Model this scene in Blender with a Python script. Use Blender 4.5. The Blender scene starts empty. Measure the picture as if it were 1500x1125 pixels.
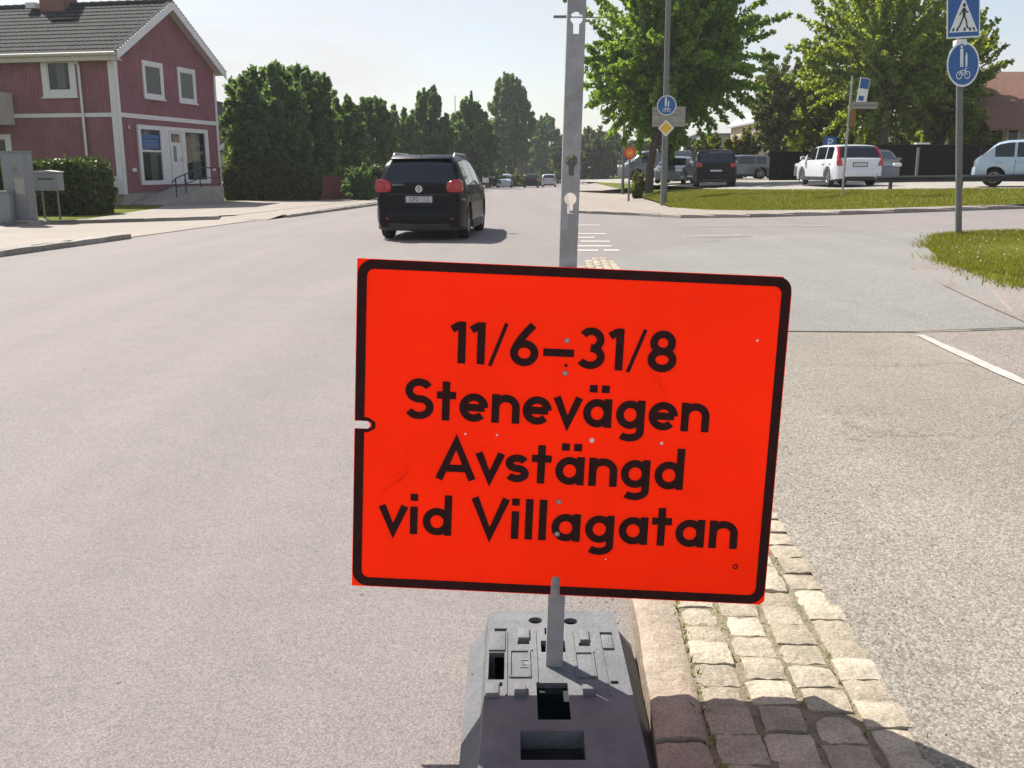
import bpy, bmesh, math, random
import numpy as np
from mathutils import Vector, Matrix
R = math.radians
PI = math.pi
rnd = random.Random(7)
SC = bpy.context.scene
COL = SC.collection

# ------------------------------------------------------------------ camera
F, PITCH, H = 1400.0, math.atan(312.5 / 1400.0), 1.35
CP, SP = math.cos(PITCH), math.sin(PITCH)
cam = bpy.data.cameras.new('camera')
cam_o = bpy.data.objects.new('camera', cam)
COL.objects.link(cam_o)
cam.sensor_width = 36
cam.lens = 36 * F / 1500
cam.clip_end = 4000
cam_o.location = (0, 0, H)
cam_o.rotation_euler = (PI / 2 - PITCH, 0, 0)
SC.camera = cam_o
SC.render.resolution_x, SC.render.resolution_y = 1024, 768

# ------------------------------------------------------------------ sky, sun, exposure
SUN_AZ, SUN_EL = -38.0, 48.5          # azimuth from +Y (negative = left), elevation
world = bpy.data.worlds.new('World')
SC.world = world
world.use_nodes = True
nt = world.node_tree
N, K = nt.nodes, nt.links
bg = N['Background']
sky = N.new('ShaderNodeTexSky')
sky.sky_type = 'NISHITA'
sky.sun_disc = False
sky.sun_elevation = R(SUN_EL)
sky.sun_rotation = R(SUN_AZ)
sky.air_density, sky.dust_density, sky.ozone_density = 1.0, 1.2, 1.0
tc = N.new('ShaderNodeTexCoord')
mp = N.new('ShaderNodeMapping')
mp.inputs['Scale'].default_value = (1.0, 1.0, 3.2)
K.new(tc.outputs['Generated'], mp.inputs['Vector'])
n1 = N.new('ShaderNodeTexNoise')
n1.inputs['Scale'].default_value = 2.6
n1.inputs['Detail'].default_value = 9
n1.inputs['Roughness'].default_value = 0.58
n1.inputs['Distortion'].default_value = 0.35
K.new(mp.outputs[0], n1.inputs['Vector'])
cr = N.new('ShaderNodeValToRGB')
cr.color_ramp.elements[0].position = 0.40
cr.color_ramp.elements[0].color = (0.36, 0.36, 0.36, 1)
cr.color_ramp.elements[1].position = 0.62
cr.color_ramp.elements[1].color = (0.95, 0.95, 0.95, 1)
K.new(n1.outputs['Fac'], cr.inputs[0])
CLOUD = (5.8, 5.7, 5.7, 1)
mx = N.new('ShaderNodeMixRGB')
mx.inputs[2].default_value = CLOUD
sx_ = N.new('ShaderNodeSeparateXYZ')
K.new(tc.outputs['Generated'], sx_.inputs[0])
mr = N.new('ShaderNodeMapRange')
mr.interpolation_type = 'SMOOTHSTEP'
mr.inputs['From Min'].default_value, mr.inputs['From Max'].default_value = 0.12, 0.80
mr.inputs['To Min'].default_value, mr.inputs['To Max'].default_value = 1.0, 0.30
K.new(sx_.outputs['Z'], mr.inputs['Value'])
mm = N.new('ShaderNodeMath')
mm.operation = 'MULTIPLY'
K.new(cr.outputs[0], mm.inputs[0])
K.new(mr.outputs[0], mm.inputs[1])
K.new(mm.outputs[0], mx.inputs[0])
K.new(sky.outputs[0], mx.inputs[1])
K.new(mx.outputs[0], bg.inputs['Color'])
bg.inputs['Strength'].default_value = 0.079

sl = bpy.data.lights.new('sun', 'SUN')
sl.energy = 4.8
sl.angle = R(0.6)
sl.color = (1.0, 0.94, 0.86)
so = bpy.data.objects.new('sun', sl)
COL.objects.link(so)
sd = Vector((math.sin(R(SUN_AZ)) * math.cos(R(SUN_EL)), math.cos(R(SUN_AZ)) * math.cos(R(SUN_EL)), math.sin(R(SUN_EL))))
so.rotation_euler = sd.to_track_quat('Z', 'Y').to_euler()
so.location = (-20, 20, 40)
VS = SC.view_settings
VS.view_transform = 'Standard'
VS.look = 'None'
VS.exposure = 0.84
VS.gamma = 1.0
VS.use_curve_mapping = False


# ------------------------------------------------------------------ helpers
def at(x, y, Y):
    """world point on the sight line of photo pixel (x, y) at distance Y"""
    a, b = (x - 750) / F, (y - 562.5) / F
    dn, fw = SP + b * CP, CP - b * SP
    return Vector((a * Y / fw, Y, H - dn * Y / fw))


YAW = R(3.0)
UX, UY = math.cos(YAW), math.sin(YAW)


def rd(u, v, z=0.0):
    """road coordinates (u to the right of the kerb line, v along the road) to world"""
    return Vector((u * UX + v * UY, -u * UY + v * UX, z))


def uv_of(X, Y):
    return X * UX - Y * UY, X * UY + Y * UX


def sstep(a, b, x):
    t = min(1, max(0, (x - a) / (b - a)))
    return t * t * (3 - 2 * t)


def gz(X, Y):
    """height of the street level: falls gently along the road, rises to the right"""
    u, v = uv_of(X, Y)
    fall = -0.006 * max(0, v - 25) * (1 - sstep(3, 9, u))
    return fall + 0.045 * max(0, u - 3) * (1 if u < 24 else 24.0 / u)


def gpt(X, Y, dz=0.0):
    return Vector((X, Y, gz(X, Y) + dz))


class MB:
    def __init__(s):
        s.v, s.f = [], []

    def poly(s, pts):
        i = len(s.v)
        s.v += [tuple(p) for p in pts]
        s.f.append(tuple(range(i, i + len(pts))))

    def box(s, c, d, M=None):
        i = len(s.v)
        for z in (-.5, .5):
            for x, y in ((-.5, -.5), (.5, -.5), (.5, .5), (-.5, .5)):
                p = Vector((c[0] + x * d[0], c[1] + y * d[1], c[2] + z * d[2]))
                s.v.append(tuple(M @ p if M else p))
        for q in ((3, 2, 1, 0), (4, 5, 6, 7), (0, 1, 5, 4), (1, 2, 6, 5), (2, 3, 7, 6), (3, 0, 4, 7)):
            s.f.append(tuple(i + k for k in q))
        return s

    def bb(s, x0, x1, y0, y1, z0, z1, M=None):
        return s.box(((x0 + x1) / 2, (y0 + y1) / 2, (z0 + z1) / 2), (x1 - x0, y1 - y0, z1 - z0), M)

    def tube(s, p0, p1, r0, r1=None, n=10, caps=True):
        r1 = r0 if r1 is None else r1
        p0, p1 = Vector(p0), Vector(p1)
        a = (p1 - p0).normalized()
        t = Vector((0, 0, 1)) if abs(a.z) < .9 else Vector((1, 0, 0))
        e1 = a.cross(t).normalized()
        e2 = a.cross(e1)
        i = len(s.v)
        for p, r in ((p0, r0), (p1, r1)):
            for k in range(n):
                w = 2 * PI * k / n
                s.v.append(tuple(p + (e1 * math.cos(w) + e2 * math.sin(w)) * r))
        for k in range(n):
            s.f.append((i + k, i + (k + 1) % n, i + n + (k + 1) % n, i + n + k))
        if caps:
            s.f.append(tuple(i + k for k in range(n))[::-1])
            s.f.append(tuple(i + n + k for k in range(n)))
        return s

    def path(s, pts, r, n=8):
        for k in range(len(pts) - 1):
            rr = r if not isinstance(r, (list, tuple)) else r[k]
            r2 = r if not isinstance(r, (list, tuple)) else r[k + 1]
            s.tube(pts[k], pts[k + 1], rr, r2, n)
        return s

    def lathe(s, prof, n=20, M=None):
        """prof: (radius, height) pairs about z"""
        i = len(s.v)
        for r, h in prof:
            for k in range(n):
                w = 2 * PI * k / n
                p = Vector((r * math.cos(w), r * math.sin(w), h))
                s.v.append(tuple(M @ p if M else p))
        m = len(prof)
        for j in range(m - 1):
            for k in range(n):
                s.f.append((i + j * n + k, i + j * n + (k + 1) % n, i + (j + 1) * n + (k + 1) % n, i + (j + 1) * n + k))
        s.f.append(tuple(i + k for k in range(n))[::-1])
        s.f.append(tuple(i + (m - 1) * n + k for k in range(n)))
        return s

    def prism(s, pts, y0, y1, M=None):
        """pts (x, z) outline, extruded from y0 to y1"""
        i, n = len(s.v), len(pts)
        for y in (y0, y1):
            for x, z in pts:
                p = Vector((x, y, z))
                s.v.append(tuple(M @ p if M else p))
        s.f.append(tuple(i + k for k in range(n)))
        s.f.append(tuple(i + n + k for k in range(n))[::-1])
        for k in range(n):
            s.f.append((i + (k + 1) % n, i + k, i + n + k, i + n + (k + 1) % n))
        return s

    def grid(s, P):
        i, a, b = len(s.v), len(P), len(P[0])
        for row in P:
            s.v += [tuple(p) for p in row]
        for r in range(a - 1):
            for c in range(b - 1):
                s.f.append((i + r * b + c, i + r * b + c + 1, i + (r + 1) * b + c + 1, i + (r + 1) * b + c))
        return s

    def mesh(s, name, m, smooth=None):
        me = bpy.data.meshes.new(name)
        me.from_pydata(s.v, [], s.f)
        if m:
            me.materials.append(m)
        if smooth is not None:
            me.polygons.foreach_set('use_smooth', [True] * len(me.polygons))
            me.set_sharp_from_angle(angle=R(smooth))
        me.update()
        return me

    def build(s, name, m, parent=None, loc=(0, 0, 0), rot=(0, 0, 0), smooth=None, bevel=0):
        me = s.mesh(name, m, None if bevel else smooth)
        if bevel:
            bm = bmesh.new()
            bm.from_mesh(me)
            bmesh.ops.recalc_face_normals(bm, faces=bm.faces)
            ed = [e for e in bm.edges if len(e.link_faces) == 2 and e.calc_face_angle(0) > .5]
            bmesh.ops.bevel(bm, geom=ed, offset=bevel, segments=2, affect='EDGES', profile=.5)
            bm.to_mesh(me)
            bm.free()
            me.polygons.foreach_set('use_smooth', [True] * len(me.polygons))
            me.set_sharp_from_angle(angle=R(smooth or 40))
        return put(name, me, parent, loc, rot)


def put(name, me, parent=None, loc=(0, 0, 0), rot=(0, 0, 0)):
    o = bpy.data.objects.new(name, me)
    COL.objects.link(o)
    o.parent = parent
    o.location = loc
    o.rotation_euler = rot
    return o


def tag(o, label=None, cat=None, group=None, kind=None):
    for k, v in (('label', label), ('category', cat), ('group', group), ('kind', kind)):
        if v:
            o[k] = v
    return o


def thing(name, label, cat, loc=(0, 0, 0), rot=(0, 0, 0), group=None):
    return tag(put(name, None, None, loc, rot), label, cat, group)


def struct(o):
    o['kind'] = 'structure'
    return o


def boolean_cut(me, cut):
    """me minus cut (meshes), returns a new mesh"""
    a = bpy.data.objects.new('a', me)
    b = bpy.data.objects.new('b', cut)
    COL.objects.link(a)
    COL.objects.link(b)
    m = a.modifiers.new('cut', 'BOOLEAN')
    m.object = b
    m.operation = 'DIFFERENCE'
    m.solver = 'EXACT'
    m.use_self = True
    dg = bpy.context.evaluated_depsgraph_get()
    out = bpy.data.meshes.new_from_object(a.evaluated_get(dg))
    bpy.data.objects.remove(a)
    bpy.data.objects.remove(b)
    return out


# ------------------------------------------------------------------ materials
def newmat(name):
    m = bpy.data.materials.new(name)
    m.use_nodes = True
    return m, m.node_tree.nodes, m.node_tree.links, m.node_tree.nodes['Principled BSDF']


def mat(name, col, rough=.6, var=.12, scale=6, bump=0, bscale=40, metal=0, spec=.5, coat=0, dirt=None, dirt_amt=.4):
    m, n, l, p = newmat(name)
    p.inputs['Roughness'].default_value = rough
    p.inputs['Metallic'].default_value = metal
    p.inputs['Specular IOR Level'].default_value = spec
    p.inputs['Coat Weight'].default_value = coat
    t = n.new('ShaderNodeTexCoord')
    no = n.new('ShaderNodeTexNoise')
    no.inputs['Scale'].default_value = scale
    no.inputs['Detail'].default_value = 6
    l.new(t.outputs['Object'], no.inputs['Vector'])
    r = n.new('ShaderNodeValToRGB')
    r.color_ramp.elements[0].position, r.color_ramp.elements[1].position = .3, .7
    r.color_ramp.elements[0].color = tuple(c * (1 - var) for c in col) + (1,)
    r.color_ramp.elements[1].color = tuple(min(1, c * (1 + var)) for c in col) + (1,)
    l.new(no.outputs['Fac'], r.inputs[0])
    out = r.outputs[0]
    if dirt:
        n2 = n.new('ShaderNodeTexNoise')
        n2.inputs['Scale'].default_value = scale * .37
        n2.inputs['Detail'].default_value = 10
        n2.inputs['Roughness'].default_value = .7
        l.new(t.outputs['Object'], n2.inputs['Vector'])
        r2 = n.new('ShaderNodeValToRGB')
        r2.color_ramp.elements[0].position, r2.color_ramp.elements[1].position = .48, .7
        r2.color_ramp.elements[1].color = (dirt_amt,) * 3 + (1,)
        l.new(n2.outputs['Fac'], r2.inputs[0])
        x = n.new('ShaderNodeMixRGB')
        l.new(r2.outputs[0], x.inputs[0])
        l.new(out, x.inputs[1])
        x.inputs[2].default_value = tuple(dirt) + (1,)
        out = x.outputs[0]
    l.new(out, p.inputs['Base Color'])
    if bump:
        nb = n.new('ShaderNodeTexNoise')
        nb.inputs['Scale'].default_value = bscale
        nb.inputs['Detail'].default_value = 5
        l.new(t.outputs['Object'], nb.inputs['Vector'])
        b = n.new('ShaderNodeBump')
        b.inputs['Strength'].default_value = bump
        b.inputs['Distance'].default_value = .01
        l.new(nb.outputs['Fac'], b.inputs['Height'])
        l.new(b.outputs[0], p.inputs['Normal'])
    return m


def asphalt(name, col, cell=110, contrast=.35, patch=.14, warm=(1, 1, 1), gap=.35, crack=0, bump=.35, stain=.25):
    m, n, l, p = newmat(name)
    p.inputs['Roughness'].default_value = .85
    p.inputs['Specular IOR Level'].default_value = .4
    t = n.new('ShaderNodeTexCoord')
    o = t.outputs['Object']

    def noise(scale, detail=4, rough=.55):
        q = n.new('ShaderNodeTexNoise')
        q.inputs['Scale'].default_value = scale
        q.inputs['Detail'].default_value = detail
        q.inputs['Roughness'].default_value = rough
        l.new(o, q.inputs['Vector'])
        return q.outputs['Fac']

    def ramp(f, p0, p1, c0, c1):
        q = n.new('ShaderNodeValToRGB')
        q.color_ramp.elements[0].position, q.color_ramp.elements[1].position = p0, p1
        q.color_ramp.elements[0].color = (c0,) * 3 + (1,) if not isinstance(c0, tuple) else c0 + (1,)
        q.color_ramp.elements[1].color = (c1,) * 3 + (1,) if not isinstance(c1, tuple) else c1 + (1,)
        l.new(f, q.inputs[0])
        return q.outputs[0]

    def mul(a, b, f=1.0):
        q = n.new('ShaderNodeMixRGB')
        q.blend_type = 'MULTIPLY'
        q.inputs[0].default_value = f
        l.new(a, q.inputs[1])
        l.new(b, q.inputs[2])
        return q.outputs[0]
    vo = n.new('ShaderNodeTexVoronoi')
    vo.inputs['Scale'].default_value = cell
    l.new(o, vo.inputs['Vector'])
    bw = n.new('ShaderNodeRGBToBW')
    l.new(vo.outputs['Color'], bw.inputs[0])
    base = ramp(noise(.35, 5, .6), .3, .7, tuple(c * (1 - patch) for c in col), tuple(c * w * (1 + patch) for c, w in zip(col, warm)))
    c = mul(base, ramp(bw.outputs[0], .12, .88, 1 - contrast, 1 + contrast * .8))
    c = mul(c, ramp(vo.outputs['Distance'], .35, .8, 1.0, 1 - gap))
    c = mul(c, ramp(noise(5, 6, .65), .3, .7, .95, 1.05))
    c = mul(c, ramp(noise(34, 3), .3, .68, .95, 1.04))
    c = mul(c, ramp(noise(1.1, 8, .72), .56, .74, 1.0, 1 - stain))
    mpn = n.new('ShaderNodeMapping')
    mpn.inputs['Rotation'].default_value = (0, 0, YAW)
    mpn.inputs['Scale'].default_value = (1.1, .035, 1)
    l.new(o, mpn.inputs['Vector'])
    q = n.new('ShaderNodeTexNoise')
    q.inputs['Scale'].default_value = 1.0
    q.inputs['Detail'].default_value = 4
    l.new(mpn.outputs[0], q.inputs['Vector'])
    c = mul(c, ramp(q.outputs['Fac'], .35, .65, .93, 1.05))
    sp_ = n.new('ShaderNodeTexVoronoi')
    sp_.inputs['Scale'].default_value = 3.2
    l.new(o, sp_.inputs['Vector'])
    c = mul(c, ramp(sp_.outputs['Distance'], .018, .034, .5, 1.0))
    if crack:
        nd = n.new('ShaderNodeTexNoise')
        nd.inputs['Scale'].default_value = 1.6
        nd.inputs['Detail'].default_value = 8
        nd.inputs['Roughness'].default_value = .7
        l.new(o, nd.inputs['Vector'])
        va = n.new('ShaderNodeVectorMath')
        va.operation = 'MULTIPLY_ADD'
        l.new(nd.outputs['Color'], va.inputs[0])
        va.inputs[1].default_value = (1.1, 1.1, 0)
        l.new(o, va.inputs[2])
        v2 = n.new('ShaderNodeTexVoronoi')
        v2.feature = 'DISTANCE_TO_EDGE'
        v2.inputs['Scale'].default_value = .55
        l.new(va.outputs[0], v2.inputs['Vector'])
        ck = ramp(v2.outputs['Distance'], .001, .0045, 1 - crack, 1.0)
        mk = ramp(noise(.6, 3), .45, .55, 0.0, 1.0)
        q = n.new('ShaderNodeMixRGB')
        q.blend_type = 'MULTIPLY'
        l.new(mk, q.inputs[0])
        l.new(c, q.inputs[1])
        l.new(ck, q.inputs[2])
        c = q.outputs[0]
    l.new(c, p.inputs['Base Color'])
    b = n.new('ShaderNodeBump')
    b.inputs['Strength'].default_value = bump
    b.inputs['Distance'].default_value = .004
    b.invert = True
    l.new(vo.outputs['Distance'], b.inputs['Height'])
    l.new(b.outputs[0], p.inputs['Normal'])
    return m


def leafmat(name, dark, light, trans=.35):
    m, n, l, p = newmat(name)
    g = n.new('ShaderNodeNewGeometry')
    r = n.new('ShaderNodeValToRGB')
    r.color_ramp.elements[0].color = dark + (1,)
    r.color_ramp.elements[1].color = light + (1,)
    l.new(g.outputs['Random Per Island'], r.inputs[0])
    l.new(r.outputs[0], p.inputs['Base Color'])
    p.inputs['Roughness'].default_value = .5
    p.inputs['Specular IOR Level'].default_value = .35
    t = n.new('ShaderNodeBsdfTranslucent')
    b = n.new('ShaderNodeMixRGB')
    b.blend_type = 'MULTIPLY'
    b.inputs[0].default_value = 1
    b.inputs[2].default_value = (1.35, 1.25, .45, 1)
    l.new(r.outputs[0], b.inputs[1])
    l.new(b.outputs[0], t.inputs['Color'])
    x = n.new('ShaderNodeMixShader')
    x.inputs[0].default_value = trans
    l.new(p.outputs[0], x.inputs[1])
    l.new(t.outputs[0], x.inputs[2])
    l.new(x.outputs[0], n['Material Output'].inputs[0])
    return m


def randmat(name, c0, c1, rough=.8, bump=.5, bscale=45, speck=.25):
    """stone: colour picked per object, with grain"""
    m, n, l, p = newmat(name)
    i = n.new('ShaderNodeObjectInfo')
    r = n.new('ShaderNodeValToRGB')
    r.color_ramp.elements[0].color = c0 + (1,)
    r.color_ramp.elements[1].color = c1 + (1,)
    l.new(i.outputs['Random'], r.inputs[0])
    t = n.new('ShaderNodeTexCoord')
    a = n.new('ShaderNodeVectorMath')
    a.operation = 'ADD'
    l.new(t.outputs['Object'], a.inputs[0])
    l.new(i.outputs['Location'], a.inputs[1])
    col = r.outputs[0]
    for sc, lo, hi in ((140, 1 - speck, 1 + speck), (14, .8, 1.15)):
        q = n.new('ShaderNodeTexNoise')
        q.inputs['Scale'].default_value = sc
        q.inputs['Detail'].default_value = 4
        l.new(a.outputs[0], q.inputs['Vector'])
        rr = n.new('ShaderNodeValToRGB')
        rr.color_ramp.elements[0].position, rr.color_ramp.elements[1].position = .32, .68
        rr.color_ramp.elements[0].color = (lo,) * 3 + (1,)
        rr.color_ramp.elements[1].color = (hi,) * 3 + (1,)
        l.new(q.outputs['Fac'], rr.inputs[0])
        x = n.new('ShaderNodeMixRGB')
        x.blend_type = 'MULTIPLY'
        x.inputs[0].default_value = 1
        l.new(col, x.inputs[1])
        l.new(rr.outputs[0], x.inputs[2])
        col = x.outputs[0]
    l.new(col, p.inputs['Base Color'])
    p.inputs['Roughness'].default_value = rough
    q = n.new('ShaderNodeTexNoise')
    q.inputs['Scale'].default_value = bscale
    q.inputs['Detail'].default_value = 8
    l.new(a.outputs[0], q.inputs['Vector'])
    b = n.new('ShaderNodeBump')
    b.inputs['Strength'].default_value = bump
    b.inputs['Distance'].default_value = .012
    l.new(q.outputs['Fac'], b.inputs['Height'])
    l.new(b.outputs[0], p.inputs['Normal'])
    return m


def glassmat(name, col=(.02, .025, .03), rough=.06):
    m, n, l, p = newmat(name)
    p.inputs['Base Color'].default_value = col + (1,)
    p.inputs['Roughness'].default_value = rough
    p.inputs['Specular IOR Level'].default_value = .45
    return m


M = {}
M['road'] = asphalt('road_asphalt', (.230, .206, .195), cell=190, contrast=.22, patch=.05, warm=(1, .985, .97), gap=.3, bump=.3, stain=.07)
M['path'] = asphalt('path_asphalt', (.262, .240, .206), cell=135, contrast=.42, patch=.15, warm=(1.03, 1, .95), gap=.34, crack=.6, bump=.4, stain=.2)
M['path_far'] = asphalt('path_asphalt_grey', (.245, .236, .216), cell=130, contrast=.3, patch=.08, gap=.4, crack=.35, bump=.4, stain=.1)
M['path_pink'] = asphalt('path_asphalt_pink', (.255, .220, .195), cell=110, contrast=.4, patch=.15, gap=.35, bump=.4, stain=.2)
M['pave'] = asphalt('pavement_asphalt', (.31, .27, .23), cell=90, contrast=.25, patch=.08, gap=.3, stain=.12)
M['lot'] = asphalt('lot_asphalt', (.33, .31, .27), cell=90, contrast=.2, patch=.1, gap=.2)
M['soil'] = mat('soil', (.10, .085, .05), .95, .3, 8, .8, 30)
M['earth'] = mat('earth', (.07, .085, .03), .95, .3, 3, .5, 12)
M['bed'] = mat('joint_bed', (.21, .172, .115), .95, .3, 25, 1, 90, dirt=(.12, .125, .055), dirt_amt=.7)
M['sett'] = randmat('granite_sett', (.285, .24, .175), (.42, .36, .272), bump=.7)
M['kerb'] = randmat('granite_kerb', (.26, .205, .155), (.30, .24, .18), bump=.8, bscale=30)
M['kerb_grey'] = randmat('granite_kerb_grey', (.24, .22, .2), (.34, .31, .28))
M['line'] = mat('road_paint', (.43, .41, .37), .8, .12, 20, .3, 60, dirt=(.27, .245, .22), dirt_amt=.9)
M['crackm'] = mat('crack_tar', (.06, .055, .045), .9, .3, 12)
M['grass'] = leafmat('grass_blade', (.11, .13, .010), (.25, .26, .028), .35)
M['turf'] = mat('turf', (.095, .112, .014), .95, .3, 5, .8, 40, spec=.05, dirt=(.15, .13, .035), dirt_amt=.45)
M['flower'] = mat('white_flower', (.8, .8, .75), .6)


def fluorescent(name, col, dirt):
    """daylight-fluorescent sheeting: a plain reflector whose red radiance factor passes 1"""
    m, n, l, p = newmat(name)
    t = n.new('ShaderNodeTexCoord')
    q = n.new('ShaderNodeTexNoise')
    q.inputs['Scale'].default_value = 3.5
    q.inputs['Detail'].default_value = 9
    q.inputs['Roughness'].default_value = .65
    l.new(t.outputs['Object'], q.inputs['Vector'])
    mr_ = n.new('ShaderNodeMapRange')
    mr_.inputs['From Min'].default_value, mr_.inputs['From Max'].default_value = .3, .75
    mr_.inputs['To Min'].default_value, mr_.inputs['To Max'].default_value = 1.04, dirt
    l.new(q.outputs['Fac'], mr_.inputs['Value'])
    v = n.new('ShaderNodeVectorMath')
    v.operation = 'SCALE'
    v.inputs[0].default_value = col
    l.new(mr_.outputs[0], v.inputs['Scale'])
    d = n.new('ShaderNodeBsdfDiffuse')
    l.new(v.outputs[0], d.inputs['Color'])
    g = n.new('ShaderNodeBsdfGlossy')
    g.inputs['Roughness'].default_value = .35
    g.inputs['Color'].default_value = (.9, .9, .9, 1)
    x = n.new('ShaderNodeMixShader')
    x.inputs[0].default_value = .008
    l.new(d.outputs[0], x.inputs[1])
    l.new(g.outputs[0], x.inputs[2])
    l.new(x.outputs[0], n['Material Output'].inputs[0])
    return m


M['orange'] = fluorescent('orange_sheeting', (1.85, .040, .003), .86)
M['ink'] = mat('sign_ink', (.040, .012, .012), .6, .2, 40, spec=.12)
M['alu'] = mat('aluminium', (.38, .385, .40), .45, .12, 20, metal=.6)
M['galv'] = mat('galvanised_steel', (.36, .36, .37), .5, .14, 30, .1, 60, metal=.35, dirt=(.2, .19, .18), dirt_amt=.5)
M['galv_dark'] = mat('weathered_steel', (.17, .175, .175), .6, .15, 12, metal=.3)
M['bolt'] = mat('bolt', (.45, .40, .38), .4, .1, metal=.6)
M['foot'] = mat('recycled_plastic', (.118, .122, .130), .75, .12, 14, .35, 90, dirt=(.22, .215, .205), dirt_amt=.5)
M['pit'] = mat('painted_hole_shade', (.02, .035, .037), .9, .2)  # near-black that paints the shade inside the stand's holes
M['red'] = mat('red_paint', (.245, .102, .122), .8, .16, 1.6, .15, 30, dirt=(.19, .082, .098), dirt_amt=.4)
M['white'] = mat('white_paint', (.66, .66, .67), .55, .05, 5, dirt=(.55, .54, .52), dirt_amt=.3)
M['cream'] = mat('cream_paint', (.5, .47, .42), .6, .06, 4)
M['tile'] = mat('roof_tile', (.034, .037, .038), .9, .25, 5, .4, 25, dirt=(.06, .058, .046), dirt_amt=.5, spec=.15)
M['brick'] = mat('chimney_brick', (.21, .11, .08), .9, .2, 9, .5, 25)
M['concrete'] = mat('concrete', (.33, .31, .28), .85, .12, 4, .3, 40, dirt=(.2, .19, .17), dirt_amt=.5)
M['glass'] = glassmat('window_glass', (.012, .018, .018), .04)
M['curtain'] = mat('curtain', (.30, .34, .33), .9, .2, 12)
M['cabinet'] = mat('grey_metal', (.20, .215, .225), .6, .08, 5, dirt=(.14, .14, .14), dirt_amt=.4)
M['blue'] = mat('sign_blue', (.012, .10, .33), .4, .04, 6)
M['shopblue'] = mat('shop_blue', (.015, .09, .30), .4, .06, 6)
M['signwhite'] = mat('sign_white', (.78, .79, .8), .45, .04, 8)
M['black'] = mat('matt_black', (.02, .02, .022), .6, .2)
M['yellow'] = mat('sign_yellow', (.80, .47, .03), .45, .05, 8)
M['sorange'] = mat('sign_orange', (.75, .16, .03), .45, .05, 8)
M['brown'] = mat('brown_board', (.24, .12, .03), .6, .1, 8)
M['bark'] = mat('bark', (.085, .07, .055), .95, .35, 9, 1, 18)
M['rubber'] = mat('tyre_rubber', (.018, .018, .019), .8, .2)
M['rim'] = mat('alloy_rim', (.42, .43, .44), .3, .05, metal=.8)
M['lens_red'] = mat('red_lens', (.40, .006, .012), .15, .1, 30, coat=.6)
M['lens_clear'] = mat('clear_lens', (.46, .05, .06), .2, .05, coat=.5)
M['chrome'] = mat('chrome', (.7, .7, .72), .15, .03, metal=1)
M['plate'] = mat('number_plate', (.52, .53, .54), .45, .03)
M['darkwood'] = mat('dark_wood', (.014, .011, .010), .9, .3, 6, .3, 20, spec=.1)
M['redwood'] = mat('red_fence_wood', (.16, .05, .035), .8, .2, 6)
M['terracotta'] = mat('terracotta_tile', (.19, .095, .06), .8, .2, 4, .4, 20)
M['paleb'] = mat('pale_brick', (.50, .40, .32), .85, .1, 10, .2, 30)
M['greyb'] = mat('grey_render', (.33, .35, .36), .8, .06, 2)
M['car_black'] = mat('black_car_paint', (.006, .008, .010), .35, .1, spec=.16, coat=.10)
M['car_silver'] = mat('silver_car_paint', (.42, .43, .44), .3, .03, metal=.5, coat=.7)
M['car_white'] = mat('white_car_paint', (.66, .68, .72), .3, .03, coat=.7)
M['car_blue'] = mat('pale_blue_car_paint', (.42, .52, .62), .3, .03, metal=.3, coat=.7)
M['car_grey'] = mat('grey_car_paint', (.14, .16, .18), .3, .03, metal=.4, coat=.7)
M['carglass'] = glassmat('car_glass', (.010, .014, .018), .04)
M['carglass'].node_tree.nodes['Principled BSDF'].inputs['Specular IOR Level'].default_value = .8
M['trim'] = mat('plastic_trim', (.028, .028, .03), .6, .15)
M['maple'] = leafmat('maple_leaf', (.075, .17, .034), (.28, .41, .085), .6)
M['lime'] = leafmat('linden_leaf', (.050, .125, .060), (.17, .27, .12), .58)
M['oak'] = leafmat('broad_leaf', (.09, .165, .034), (.34, .41, .09), .6)
M['willow'] = leafmat('grey_green_leaf', (.09, .125, .06), (.21, .24, .12), .45)
M['hedge'] = leafmat('hedge_leaf', (.022, .05, .012), (.085, .115, .018), .3)
M['bush'] = leafmat('bush_leaf', (.08, .11, .015), (.2, .22, .04), .4)
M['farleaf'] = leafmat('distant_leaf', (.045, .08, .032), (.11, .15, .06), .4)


# ------------------------------------------------------------------ lettering by strokes
def arc(cx, cy, rx, ry, a0, a1, n=14):
    return [(cx + rx * math.cos(R(a0 + (a1 - a0) * k / n)), cy + ry * math.sin(R(a0 + (a1 - a0) * k / n))) for k in range(n + 1)]


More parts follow.
